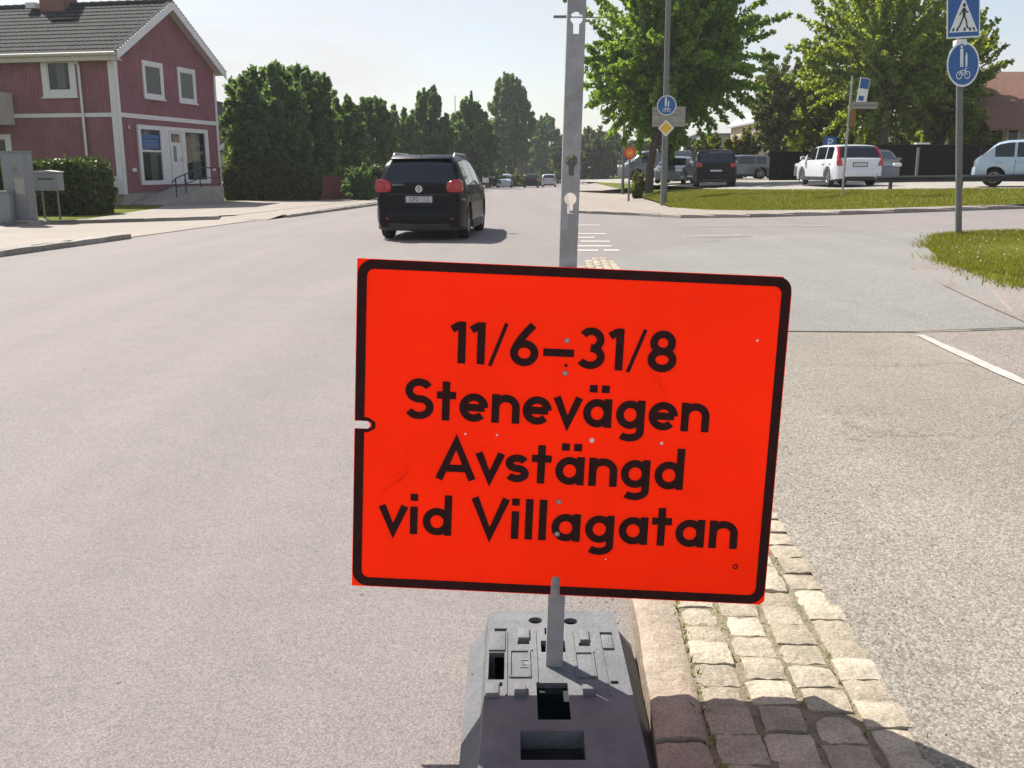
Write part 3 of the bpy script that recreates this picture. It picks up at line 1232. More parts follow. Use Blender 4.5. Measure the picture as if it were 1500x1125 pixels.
KL = [rd(.27, 33), gp(940, 316), gp(1000, 319.5), gp(1100, 318.5), gp(1230, 315), gp(1390, 309.5), gp(1500, 305.5), Vector((24, 21.5, 0))]
BL_ = [rd(2.0, 38), Vector((4.9, 36, 0)), Vector((5.6, 33.4, 0)), Vector((6.9, 28.4, 0)), Vector((8.9, 26.3, 0)), Vector((11.5, 25.5, 0)), Vector((13.4, 24.9, 0)), Vector((24, 23.5, 0))]
mb = MB()
mb.grid([[(q.x, q.y, gz(q.x, q.y) + .09 + .03 * w) for w in frange(0, 1, 3) for q in (a.lerp(b, w * 1.03),)] for a, b in zip(KL, BL_)])
struct(mb.build('pavement', M['pave'], smooth=60))
kerb_run([uv_of(p.x, p.y) for p in KL], .10, seed=7, ln=1.2)
sheet('pavement', [.27, 2, 3.2, 4.7], frange(33.5, 60, 9) + frange(66, 260, 20), .06, M['pave'])
sheet('verge', [4.5, 6, 9, 14], frange(46, 260, 20), .05, M['turf'])


# ================================================================== THE ROADWORK SIGN AND ITS FOOT
FZ = .125        # height of the foot's deck above the road


def deck(zx, zy, z=FZ):
    """point on the foot's deck (read off an enlarged view of the photo)"""
    x, y = 640 + zx / 4.59, 880 + zy / 4.59
    a, b = (x - 750) / F, (y - 562.5) / F
    k = (H - z) / (SP + b * CP)
    return a * k, (CP - b * SP) * k


def octo(x0, x1, y0, y1, c, z):
    return [(x0 + c, y0, z), (x1 - c, y0, z), (x1, y0 + c, z), (x1, y1 - c, z), (x1 - c, y1, z), (x0 + c, y1, z), (x0, y1 - c, z), (x0, y0 + c, z)]


foot = thing('sign_stand', 'grey moulded plastic stand holding the orange sign, lying beside the granite kerb', 'sign stand', (.108, 2.12, 0))
fb = MB()
rings = [octo(-.12, .338, 1.68, 2.56, .07, .0), octo(-.12, .338, 1.68, 2.56, .07, .035), octo(-.075, .298, 1.735, 2.535, .06, .088), octo(-.066, .29, 1.93, 2.52, .022, FZ)]
for rg in rings:
    fb.v += [(x - .108, y - 2.12, z) for x, y, z in rg]
for j in range(3):
    for k in range(8):
        fb.f.append((j * 8 + k, j * 8 + (k + 1) % 8, (j + 1) * 8 + (k + 1) % 8, (j + 1) * 8 + k))
fb.f.append(tuple(range(8))[::-1])
fb.f.append(tuple(24 + k for k in range(8)))
cut = MB()


def pit(x0, y0, x1, y1, d, z=FZ):
    ax, ay = deck(x0, y0, z)
    bx, by = deck(x1, y1, z)
    cut.bb(ax - .108, bx - .108, by - 2.12, ay - 2.12, z - d, z + .05)


for q in ((668, 552, 905, 800, .105), (352, 348, 452, 530, .07), (697, 268, 868, 345, .08), (388, 186, 472, 209, .03), (542, 266, 622, 292, .03), (952, 280, 1032, 304, .03),
          (1092, 211, 1180, 234, .03), (1166, 538, 1224, 560, .03), (422, 548, 440, 574, .03), (508, 330, 525, 338, .02), (632, 330, 648, 340, .02), (918, 342, 934, 350, .02), (1046, 344, 1062, 354, .02),
          (630, 508, 642, 518, .02), (722, 182, 740, 226, .04)):
    pit(*q)
pit(560, 950, 1005, 1105, .075, .095)
for zx, zy in ((662, 132), (898, 138)):
    x, y = deck(zx, zy)
    cut.tube((x - .108, y - 2.12, FZ - .06), (x - .108, y - 2.12, FZ + .05), .0195, .0195, 20)
cut.bb(-.045 - .108, .268 - .108, 1.95 - 2.12, 2.50 - 2.12, .012, FZ - .014)
cut.bb(-.03 - .108, .25 - .108, 1.80 - 2.12, 1.949 - 2.12, .012, .078)
hx, hy = deck(225, 500, .07)
cut.box((hx - .108 - .02, hy - 2.12, .06), (.05, .075, .022))
me = boolean_cut(fb.mesh('b', M['foot']), cut.mesh('c', M['foot']))
bm = bmesh.new()
bm.from_mesh(me)
bmesh.ops.dissolve_degenerate(bm, dist=.0004, edges=bm.edges)
bm.to_mesh(me)
bm.free()
me.materials.clear()
me.materials.append(M['foot'])
put('body', me, foot)
MB().bb(-.15, .155, -.165, .375, .013, .02).build('hole_shade_plate', M['pit'], foot)  # added black floor plate: painted shade that keeps the deck holes dark
MB().bb(-.135, .14, -.315, -.175, .013, .02).build('hole_shade_plate', M['pit'], foot)  # second added plate, painted shade below the front opening
# raised pads and ribs of the deck
for x0, y0, x1, y1, h in ((545, 196, 622, 264, .008), (952, 204, 1026, 278, .008), (520, 582, 603, 650, .012), (976, 590, 1058, 648, .012), (1100, 240, 1190, 330, .006), (355, 215, 460, 340, .005), (330, 560, 415, 660, .005)):
    ax, ay = deck(x0, y0)
    bx, by = deck(x1, y1)
    MB().bb(ax - .108, bx - .108, by - 2.12, ay - 2.12, FZ - .004, FZ + h).build('pad', M['foot'], foot, bevel=.0015)
for x0, y0, x1, y1 in ((486, 338, 632, 520), (918, 350, 1078, 520)):
    ax, ay = deck(x0, y0)
    bx, by = deck(x1, y1)
    ax, bx, ay, by = ax - .108, bx - .108, ay - 2.12, by - 2.12
    w = .005
    fr = MB()
    fr.bb(ax, bx, ay - w, ay, FZ - .003, FZ + .004)
    fr.bb(ax, bx, by, by + w, FZ - .003, FZ + .004)
    fr.bb(ax, ax + w, by + w, ay - w, FZ - .003, FZ + .0045)
    fr.bb(bx - w, bx, by + w, ay - w, FZ - .003, FZ + .0045)
    fr.build('raised_frame', M['foot'], foot)
rb = MB()
for zx in (470, 660, 905, 1085):
    ax, ay = deck(zx, 205)
    bx, by = deck(zx + 6, 640)
    rb.bb(ax - .108 - .002, ax - .108 + .002, by - 2.12 + (.0 if zx != 660 and zx != 905 else .06), ay - 2.12, FZ - .003, FZ + .003)
rb.build('rib', M['foot'], foot)
# small raised maker's emblem: a coil in a square
em = MB()
ex, ey = deck(585, 425)
ex, ey = ex - .108, ey - 2.12
for k in range(26):
    a0, a1 = k * .5, (k + 1) * .5
    r0, r1 = .012 - k * .0004, .012 - (k + 1) * .0004
    em.tube((ex + math.cos(a0) * r0, ey + math.sin(a0) * r0, FZ), (ex + math.cos(a1) * r1, ey + math.sin(a1) * r1, FZ), .0015, .0015, 5)
em.bb(ex - .008, ex + .014, ey + .017, ey + .02, FZ - .001, FZ + .0022)
em.bb(ex + .0165, ex + .0185, ey - .012, ey + .017, FZ - .001, FZ + .0022)
em.bb(ex - .01, ex + .0165, ey - .019, ey - .0165, FZ - .001, FZ + .0022)
em.build('emblem', M['cabinet'], foot)

sign = thing('roadwork_sign', 'large orange roadwork sign with black lettering on a grey keyhole post', 'road sign', (.106, 2.222, .09), (R(-3.4), R(1.45), 0))
web = MB().bb(-.0195, .0195, -.0195, -.0165, -.04, 2.3).mesh('w', M['galv'])
kc = MB()
for z in (1.287, 1.374, 1.69, 1.98):
    pts = disc(0, z - .09, .0142, 22)
    pts = [p for p in pts if not (abs(p[0]) < .0068 and p[1] < z - .09)]
    # keyhole outline: round head, narrow slot below
    head = [(.0142 * math.cos(a), z - .09 + .0142 * math.sin(a)) for a in [R(-62 + (304) * k / 22) for k in range(23)]]
    kc.prism(head + [(-.0066, z - .09 - .034), (.0066, z - .09 - .034)], -.03, -.01)
web = boolean_cut(web, kc.mesh('k', M['galv']))
web.materials.clear()
web.materials.append(M['galv'])
post = put('post', web, sign)
fl = MB()
for sx in (-1, 1):
    fl.bb(sx * .0195 - .0015, sx * .0195 + .0015, -.0192, .016, -.04, 2.3)
    pass
fl.build('flange', M['galv'], post)
MB().bb(-.019, -.003, -.0215, -.0197, 1.125, 1.16).build('sticker', M['alu'], post)

PW, PH = 1.0, .80
NL = .405            # left notch height
SLX = -.006
outl = [(-.5, 0), (SLX - .0105, 0), (SLX - .0105, .038)] + [(SLX + .0105 * math.cos(a), .038 + .0105 * math.sin(a)) for a in [PI * (1 - k / 8) for k in range(1, 8)]] + \
       [(SLX + .0105, .038), (SLX + .0105, 0), (.49, 0), (.5, .01), (.5, PH - .035), (.478, PH), (-.5, PH), (-.5, NL + .009), (-.472, NL + .009)] + \
       [(-.472 + .009 * math.cos(a), NL + .009 * math.sin(a)) for a in [PI / 2 - PI * k / 8 for k in range(1, 8)]] + [(-.472, NL - .009), (-.5, NL - .009)]
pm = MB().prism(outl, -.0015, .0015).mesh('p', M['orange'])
pm.materials.append(M['alu'])
for f in pm.polygons:
    if f.normal.y > .5 or abs(f.normal.y) < .5:
        f.material_index = 1
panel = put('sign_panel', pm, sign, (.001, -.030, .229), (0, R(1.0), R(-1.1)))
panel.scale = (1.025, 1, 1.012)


def rrect(x0, x1, z0, z1, rad, n=8):
    """rounded rectangle from the left notch clockwise: list of points with corner arcs"""
    P = []
    for cx, cz, a0, rr in ((x0, z1, 180, rad[0]), (x1, z1, 90, rad[1]), (x1, z0, 0, rad[2]), (x0, z0, -90, rad[3])):
        sx = 1 if cx == x0 else -1
        sz = 1 if cz == z0 else -1
        ox, oz = cx + sx * rr, cz + sz * rr
        P.append([(ox + rr * math.cos(R(a0 - 90 * k / n)), oz + rr * math.sin(R(a0 - 90 * k / n))) for k in range(n + 1)])
    return P


OU = rrect(-.4985, .4985, .0015, PH - .0015, (.036, .03, .036, .036))
IN = rrect(-.4765, .4765, .0235, PH - .0235, (.018, .018, .018, .018))
bd = MB()
YB = -.0021


def band(A, B):
    i = len(bd.v)
    for a, b in zip(A, B):
        bd.v += [(a[0], YB, a[1]), (b[0], YB, b[1])]
    for k in range(len(A) - 1):
        bd.f.append((i + 2 * k, i + 2 * k + 1, i + 2 * k + 3, i + 2 * k + 2))


band([(-.4985, NL + .0095)] + OU[0] + OU[1] + OU[2] + [(SLX + .011, .0015)], [(-.4765, NL + .0095)] + IN[0] + IN[1] + IN[2] + [(SLX + .011, .0235)])
band([(SLX - .011, .0015)] + OU[3] + [(-.4985, NL - .0095)], [(SLX - .011, .0235)] + IN[3] + [(-.4765, NL - .0095)])
# dark rims of the two notches
band([(-.4765, NL + .0095), (-.468, NL + .0095), (-.459, NL + .004), (-.459, NL - .004), (-.468, NL - .0095), (-.4765, NL - .0095)],
     [(-.4765, NL + .0185), (-.467, NL + .0185), (-.450, NL + .007), (-.450, NL - .007), (-.467, NL - .0185), (-.4765, NL - .0185)])
bd.build('black_border', M['ink'], panel)
TXT = (('11/6\u201331/8', .2215, .746, .296), ('Stenev\u00e4gen', .115, .829, .470), ('Avst\u00e4ngd', .197, .781, .650), ('vid Villagatan', .064, .918, .827))
for txt, f0, f1, fb_ in TXT:
    text_strokes(txt, -.5 + f0, -.5 + f1, PH * (1 - fb_), .100, -.0022).build('lettering', M['ink'], panel)


def sp(x, y):
    """panel coordinates of a photo pixel on the sign"""
    yt = 383 + .033 * (x - 523)
    L_ = 523 - .0084 * (y - 383)
    R_ = 1154 - .0735 * (y - 402)
    return -.5 + (x - L_) / (R_ - L_), PH * (1 - (y - yt) / 476)


for x, y in ((829, 495), (827, 541), (820, 728), (818, 776)):
    a, b = sp(x, y)
    q = MB().lathe([(.0001, .0055), (.004, .005), (.0065, .002), (.0075, -.001)][::-1], 14, Matrix.Translation((a, -.002, b)) @ Matrix.Rotation(PI / 2, 4, 'X'))
    q.build('bolt', M['bolt'], panel, smooth=40)
for x, y, rr in ((683, 630, .0028), (729, 631, .0028), (867, 637, .0058), (968, 640, .0038), (1104, 492, .003), (889, 813, .002)):
    a, b = sp(x, y)
    MB().prism(disc(a, b, rr, 10), -.0026, -.0016).build('rivet', M['signwhite'], panel)
a, b = sp(1077, 821)
q = MB()
ribbon(q, [(p[0], p[1]) for p in disc(a, b, .0052, 14)] + [disc(a, b, .0052, 14)[0]], .0016, -.0024, True)
q.build('drilled_hole', M['ink'], panel)
a, b = sp(828, 530)
MB().prism(disc(a, b, .0042, 10), -.0027, -.0016).build('drilled_hole', M['ink'], panel)
# scuffs
sc_ = MB()
r = random.Random(2)
M['scuff'] = fluorescent('scuffed_sheeting', (1.5, .035, .004), .8)
for x0, y0, x1, y1, n in ((575, 700, 610, 660, 7), (560, 715, 590, 690, 4), (1005, 700, 1025, 730, 6), (880, 470, 890, 480, 3), (950, 540, 970, 575, 5), (700, 440, 760, 430, 3), (1020, 430, 1000, 455, 3), (700, 640, 720, 655, 4), (620, 560, 640, 545, 3), (1085, 640, 1090, 690, 3), (900, 560, 930, 556, 3)):
    for k in range(n):
        p, q = sp(x0 + r.uniform(-12, 12), y0 + r.uniform(-8, 8)), sp(x1 + r.uniform(-12, 12), y1 + r.uniform(-8, 8))
        ribbon(sc_, [p, ((p[0] + q[0]) / 2 + r.uniform(-.004, .004), (p[1] + q[1]) / 2), q], r.uniform(.0005, .0014), -.0019)
o = sc_.build('scuff', M['scuff'], panel)
o['kind'] = 'stuff'


# ================================================================== RED HOUSE
HC = Vector((-15.14, 38.0, -.03))
house = thing('red_house', 'two-storey red wooden house with white trim and dark tiled gable roof', 'house', HC, (0, 0, math.atan2(.979, .205)))
GW, FL, EZ, RZ, FZ0 = 7.65, 14.5, 5.80, 8.0, .55      # gable width, length, eave, ridge, foundation (local z from -.03)
MX = GW / 2
fnd = MB()
fnd.bb(.06, GW - .06, .06, FL, -.4, FZ0)
fnd.build('foundation', M['concrete'], house)
MB().prism([(0, FZ0), (GW, FZ0), (GW, EZ), (MX, RZ - .02), (0, EZ)], 0, .18).build('gable_wall', M['red'], house)
MB().bb(0, .18, .182, FL, FZ0, EZ).build('front_wall', M['red'], house)
MB().bb(GW - .18, GW, .182, FL, FZ0, EZ).build('back_wall', M['red'], house)
MB().bb(0, GW, FL, FL + .18, FZ0, EZ).build('far_wall', M['red'], house)
# upright cover boards of the cladding
cl = MB()
holes_g = ((1.2, 6.65, .78, 3.15), (1.9, 3.36, 4.2, 5.66), (4.51, 5.95, 4.2, 5.66))
for k in range(54):
    x = .14 + k * .14
    if x > GW - .1:
        break
    top = EZ + (RZ - EZ) * (1 - abs(x - MX) / MX) - .12
    zs = [(FZ0, top)]
    for a, b, c, d in holes_g:
        if a < x < b:
            zs = [w for z0, z1 in zs for w in ((z0, min(z1, c)), (max(z0, d), z1)) if w[1] - w[0] > .02]
    for z0, z1 in zs:
        cl.bb(x - .02, x + .02, -.014, -.0005, z0, z1)
for k in range(104):
    y = .14 + k * .14
    zs = [(FZ0, EZ)]
    for a, b, c, d in ((1.59, 3.07, 4.12, 5.68), (4.35, 9, FZ0, 2.8)):
        if a < y < b:
            zs = [w for z0, z1 in zs for w in ((z0, min(z1, c)), (max(z0, d), z1)) if w[1] - w[0] > .02]
    for z0, z1 in zs:
        cl.bb(-.014, -.0005, y - .02, y + .02, z0, z1)
o = cl.build('cladding_boards', M['red'], house)
o['kind'] = 'stuff'
# white corner boards, belt boards
MB().bb(-.045, .20, -.05, -.024, FZ0 - .08, EZ).build('corner_board', M['white'], house)
MB().bb(-.05, -.024, -.05, .20, FZ0 - .08, EZ).build('corner_board', M['white'], house)
MB().bb(GW - .12, GW + .05, -.05, -.024, FZ0 - .05, EZ - .15).build('corner_board', M['white'], house)
MB().bb(.20, GW - .12, -.045, -.024, 3.40, 3.57).build('belt_board', M['white'], house)
MB().bb(-.045, -.024, .20, FL, 3.40, 3.55).build('belt_board', M['white'], house)
# roof: two slopes with pantiles
OV, OG = .42, .42
sl_ = math.atan2(RZ - EZ, MX)


def roof_pt(s, side, y, lift=0.0):
    """s = distance down the slope from the ridge"""
    x = MX + side * (s * math.cos(sl_) + lift * math.sin(sl_))
    return (x, y, RZ + .10 - s * math.sin(sl_) + lift * math.cos(sl_))


SLEN = MX / math.cos(sl_) + OV
roof = put('roof', None, house)
for side in (-1, 1):
    mb = MB()
    P = [roof_pt(0, side, -OG), roof_pt(SLEN, side, -OG), roof_pt(SLEN, side, FL + .3), roof_pt(0, side, FL + .3)]
    Q = [roof_pt(0, side, -OG, -.09), roof_pt(SLEN, side, -OG, -.09), roof_pt(SLEN, side, FL + .3, -.09), roof_pt(0, side, FL + .3, -.09)]
    mb.poly(P)
    mb.poly(Q[::-1])
    for k in range(4):
        mb.poly([P[k], Q[k], Q[(k + 1) % 4], P[(k + 1) % 4]])
    mb.build('roof_deck', M['cream'], roof)
    tl = MB()
    nrow, ncol = 13, 62
    rr = random.Random(side + 5)
    for i in range(nrow):
        s0, s1 = SLEN * i / nrow, SLEN * (i + 1.0) / nrow + .03
        rowp = []
        for s, lf in ((s0, .010), (s1, .034), (s1, .006)):
            row = []
            for j in range(ncol * 4 + 1):
                y = -OG + (FL + .3 + OG) * j / (ncol * 4)
                row.append(roof_pt(s, side, y, lf + .013 * (1 + math.sin(2 * PI * j / 4)) + (.004 if s == s1 else 0)))
            rowp.append(row)
        tl.grid(rowp)
    o = tl.build('roof_tiles', M['tile'], roof, smooth=50)
    o['kind'] = 'stuff'
    # barge board along the gable edge, and its metal capping
    bg_ = MB()
    a, b = Vector(roof_pt(-.0, side, -OG, -.02)), Vector(roof_pt(SLEN, side, -OG, -.02))
    dn = Vector((0, 0, -.24))
    for off in (-.03,):
        bg_.poly([a + Vector((0, off, .08)), b + Vector((0, off, .08)), b + dn + Vector((0, off, 0)), a + dn + Vector((0, off, 0))])
        bg_.poly([a + Vector((0, 0, .08)), a + dn, b + dn, b + Vector((0, 0, .08))])
        bg_.poly([a + dn + Vector((0, off, 0)), b + dn + Vector((0, off, 0)), b + dn, a + dn])
        bg_.poly([a + Vector((0, off, .08)), a + Vector((0, 0, .08)), b + Vector((0, 0, .08)), b + Vector((0, off, .08))])
    bg_.build('barge_board', M['white'], house)
    cp = MB()
    for k in range(24):
        s0, s1 = SLEN * k / 24, SLEN * (k + .8) / 24
        cp.poly([roof_pt(s0, side, -OG - .05, .085), roof_pt(s1, side, -OG - .05, .085), roof_pt(s1, side, -OG + .14, .10), roof_pt(s0, side, -OG + .14, .10)])
    cp.build('edge_tiles', M['tile'], roof)
rt = MB()
for k in range(37):
    y0 = -OG + k * .41
    rt.tube((MX, y0, RZ + .15), (MX, y0 + .43, RZ + .165), .10, .115, 8)
rt.build('ridge_tiles', M['tile'], roof, smooth=60)
# eaves: fascia, gutter, downpipe
ex = MX - SLEN * math.cos(sl_)
ez = RZ + .10 - SLEN * math.sin(sl_)
MB().bb(ex - .02, ex + .01, -OG + .02, FL, ez - .26, ez - .02).build('fascia_board', M['cream'], house)
MB().bb(ex + .012, -.003, -OG + .02, FL, ez - .25, ez - .20).build('soffit', M['cream'], house)
gt = MB()
gt.tube((ex - .07, -OG, ez - .03), (ex - .07, FL, ez - .02), .07, .07, 12)
gt.build('gutter', M['cream'], house, smooth=60)
MB().path([(ex - .06, 1.4, ez - .08), (-.10, 1.4, ez - .4), (-.10, 1.39, 1.35), (-.22, 1.39, 1.2)], .05).build('downpipe', M['white'], house, smooth=60)
# chimney
ch = MB()
ch.bb(MX - .45, MX + .45, 4.25, 5.4, RZ - .4, RZ + 1.25)
chim = ch.build('chimney', M['brick'], roof)
MB().bb(MX - .62, MX - .2, 5.5, 5.95, RZ + .0, RZ + .22).build('roof_vent', M['white'], roof)
MB().bb(MX - 1.5, MX - .45, 3.2, 4.2, RZ - .62, RZ - .58).build('roof_step', M['galv_dark'], roof)


def window(parent, axis, a0, a1, z0, z1, fw=.15, glass_in=.06, curtain=True, mull=None, sill=True, name='window'):
    """axis 'x': on the gable (y = 0 plane, outside -y); axis 'y': on the front (x = 0 plane, outside -x)"""
    def bb(mb, p0, p1, q0, q1, zz0, zz1):
        if axis == 'x':
            mb.bb(p0, p1, q0, q1, zz0, zz1)
        else:
            mb.bb(q0, q1, p0, p1, zz0, zz1)
        return mb
    fr = MB()
    for p0, p1, zz0, zz1 in ((a0, a1, z1 - fw, z1), (a0, a1, z0, z0 + fw), (a0, a0 + fw, z0 + fw, z1 - fw), (a1 - fw, a1, z0 + fw, z1 - fw)):
        bb(fr, p0, p1, -.055, -.002, zz0, zz1)
    w = fr.build(name, M['white'], parent)
    s = MB()
    k = .055
    i0, i1, j0, j1 = a0 + fw, a1 - fw, z0 + fw, z1 - fw
    for p0, p1, zz0, zz1 in ((i0, i1, j1 - k, j1), (i0, i1, j0, j0 + k), (i0, i0 + k, j0 + k, j1 - k), (i1 - k, i1, j0 + k, j1 - k)):
        bb(s, p0, p1, -.035, -.003, zz0, zz1)
    s.build('sash', M['white'], w)
    bb(MB(), i0 + k, i1 - k, -.016, -.010, j0 + k, j1 - k).build('pane', M['glass'], w)
    if sill:
        bb(MB(), a0 - .05, a1 + .05, -.10, -.056, z0 - .03, z0 + .03).build('sill', M['white'], w)
    return w


M['glass_c'] = glassmat('window_glass_curtained', (.075, .095, .09), .1)
w = window(house, 'x', 1.90, 3.36, 4.22, 5.68)
w = window(house, 'x', 4.51, 5.93, 4.22, 5.68)
w = window(house, 'y', 1.59, 3.07, 4.14, 5.70, .24)
MB().bb(-.0200, -.0165, 2.06, 2.42, 4.48, 5.4).build('curtain', M['glass_c'], w)
# shop front
sf = MB()
X0, X1, Z0, Z1 = 1.20, 6.66, .82, 3.17
for p0, p1, z0, z1 in ((X0, X1, Z1 - .17, Z1), (X0, 3.36, Z0, Z0 + .17), (4.62, X1, Z0, Z0 + .17), (X0, X0 + .2, Z0 + .17, Z1 - .17), (X1 - .28, X1, Z0 + .17, Z1 - .17), (2.80, 3.42, Z0 + .17, Z1 - .17), (4.42, 4.72, Z0 + .17, Z1 - .17)):
    sf.bb(p0, p1, -.07, -.003, z0, z1)
shop = sf.build('shop_front', M['white'], house)
MB().bb(1.40, 2.80, -.02, -.012, Z0 + .17, Z1 - .17).build('pane', M['glass'], shop)
MB().bb(4.72, 6.38, -.02, -.012, Z0 + .17, Z1 - .17).build('pane', M['glass'], shop)
MB().bb(2.0, 2.5, -.0235, -.0205, Z0 + .2, 2.2).build('curtain', M['glass_c'], shop)
MB().bb(5.25, 5.95, -.0235, -.0205, Z0 + .2, Z1 - .2).build('curtain', M['glass_c'], shop)
MB().bb(1.40, 2.80, -.05, -.021, 2.12, 2.2).build('glazing_bar', M['white'], shop)
sb = MB().bb(1.42, 2.66, -.05, -.024, 2.25, 2.62).build('shop_sign', M['shopblue'], shop)
sb = MB().bb(1.42, 2.66, -.05, -.024, 2.66, 2.80).build('shop_sign', M['blue'], shop)
# dim unreadable lines of print on the shop sign
tx = MB()
r = random.Random(8)
for z in (2.53, 2.43, 2.34):
    x = 1.62 + r.uniform(0, .15)
    while x < 2.4:
        w_ = r.uniform(.05, .13)
        tx.bb(x, x + w_, -.053, -.0505, z - .018, z + .018)
        x += w_ + .025
o = tx.build('print', M['cabinet'], shop)
o['kind'] = 'stuff'
dr = MB().bb(3.50, 4.40, -.05, -.006, .82, 2.99).build('door', M['white'], house)
MB().bb(3.62, 4.28, -.058, -.0505, 2.55, 2.9).build('transom_pane', M['carglass'], dr)
MB().bb(3.72, 3.95, -.06, -.0505, 1.75, 2.4).build('notice', M['cabinet'], dr)
MB().tube((4.28, -.1, 1.75), (4.28, -.1, 1.95), .015).build('handle', M['galv'], dr)
for x, z in ((.8, 1.41), (7.09, 1.44)):
    MB().bb(x - .13, x + .13, -.045, -.024, z - .07, z + .07).build('wall_plate', M['white'], house)
MB().bb(.62, .68, -.07, -.024, 2.98, 3.1).build('wall_lamp', M['white'], house)
MB().bb(6.2, 6.75, .03, .055, .25, .48).build('cellar_hatch', M['concrete'], house)
MB().bb(-.045, -.024, .44, .75, 1.56, 1.69).build('wall_plate', M['white'], house)
MB().bb(-.17, -.025, .2, .52, .75, 1.16).build('meter_box', M['white'], house)
# front door and balcony at the left
dd = MB()
for p0, p1, z0, z1 in ((4.75, 5.0, .6, 2.78), (5.95, 6.2, .6, 2.78), (5.0, 5.95, 2.58, 2.78)):
    dd.bb(-.06, -.003, p0, p1, z0, z1)
dd.build('door_frame', M['white'], house)
MB().bb(-.03, -.004, 5.0, 5.95, .6, 2.58).build('door', M['glass'], house)
bal = MB().bb(-1.25, -.06, 4.45, 9.5, 3.12, 3.3).build('balcony', M['cream'], house)
pnl = MB()
pnl.bb(-1.25, -1.2, 4.45, 9.5, 3.3, 4.33)
pnl.bb(-1.2, -.06, 4.45, 4.5, 3.3, 4.33)
pnl.build('balcony_front', M['cream'], bal)
MB().bb(-1.28, -1.17, 4.42, 9.5, 4.332, 4.38).build('balcony_rail', M['white'], bal)
MB().tube((-1.2, 4.5, 4.38), (-1.2, 4.5, 4.55), .04).build('balcony_post', M['white'], bal)

# ramp with railing along the gable
ramp = thing('access_ramp', 'concrete wheelchair ramp with black steel railing leading to the shop door', 'ramp', HC, (0, 0, math.atan2(.979, .205)))
rm = MB()
rm.prism([(.5, -.2), (5.2, -.2), (5.2, .72), (3.4, .72), (.5, .12)], -1.45, -.08)
rm.build('ramp_slab', M['concrete'], ramp)
rl = []
for x, z in ((1.45, .30), (2.2, .45), (3.35, .70), (5.05, .72)):
    MB().tube((x, -1.4, z - .3), (x, -1.4, z + .78), .025, .025, 8).build('railing_post', M['black'], ramp)
MB().path([(1.3, -1.4, .95), (1.45, -1.4, 1.08), (3.4, -1.4, 1.50), (5.1, -1.4, 1.5)], .027).build('handrail', M['black'], ramp)
MB().path([(1.45, -1.4, .70), (3.4, -1.4, 1.08), (5.1, -1.4, 1.08)], .02).build('middle_rail', M['black'], ramp)

# things in front of the house
binm = thing('wheelie_bin', 'black wheelie bin standing against the red front wall', 'bin', HC, (0, 0, math.atan2(.979, .205)))
MB().prism([(-.75, .14), (-.15, .14), (-.09, 1.1), (-.85, 1.1)], .55, 1.05).build('body', M['black'], binm)
MB().bb(-.88, -.06, .53, 1.07, 1.102, 1.17).build('lid', M['black'], binm, bevel=.02)
for y in (.6, 1.0):
    MB().tube((-.2, y - .05, .14), (-.2, y + .05, .14), .1, .1, 12).build('wheel', M['rubber'], binm)

p = at(33, 326, 24.6)
cab = thing('utility_cabinet', 'tall grey steel utility cabinet at the driveway edge beside the hedge', 'cabinet', (p.x, p.y, gz(p.x, p.y) + .02))
MB().bb(-.28, .32, -.2, .2, .12, 1.78).build('body', M['cabinet'], cab, bevel=.012)
MB().bb(-.30, .34, -.22, .22, 1.782, 1.81).build('lid', M['cabinet'], cab)
MB().bb(-.02, .29, -.212, -.2015, .45, 1.7).build('door', M['cabinet'], cab)
MB().bb(.0, .12, -.2165, -.213, 1.28, 1.42).build('label_plate', M['galv_dark'], cab)
MB().bb(.02, .26, -.2165, -.213, .75, 1.15).build('notice', M['concrete'], cab)
MB().bb(-.32, .55, -.3, .3, -.1, .118).build('plinth', M['concrete'], cab)
p = at(13, 327, 24.2)
cab2 = thing('cable_box', 'low narrow grey cable box leaning on the tall cabinet by the driveway', 'cable box', (p.x, p.y, gz(p.x, p.y) + .02))
MB().bb(-.17, .13, -.12, .12, 0, .80).build('body', M['cabinet'], cab2, bevel=.01)
MB().bb(-.19, .15, -.14, .14, .802, .84).build('lid', M['cabinet'], cab2)
p = at(77, 318, 25.6)
mbx = thing('mailbox', 'grey metal mailbox on thin legs in front of the hedge', 'mailbox', (p.x, p.y, gz(p.x, p.y)))
MB().bb(-.30, .31, -.18, .18, .84, 1.30).build('box', M['cabinet'], mbx, bevel=.012)
MB().prism([(-.33, 1.302), (.34, 1.302), (.34, 1.325), (.0, 1.36), (-.33, 1.345)], -.22, .2).build('lid', M['galv'], mbx)
for x in (-.2, .2):
    MB().tube((x, 0, -.1), (x, 0, .84), .025).build('leg', M['galv_dark'], mbx)
MB().bb(-.2, .2, -.187, -.181, 1.12, 1.16).build('letter_slot', M['black'], mbx)


# ================================================================== VEHICLES
def lerp_tab(tab, y):
    for (a, va), (b, vb) in zip(tab, tab[1:]):
        if y <= b:
            t = max(0, min(1, (y - a) / (b - a + 1e-9)))
            return va + (vb - va) * t
    return tab[-1][1]


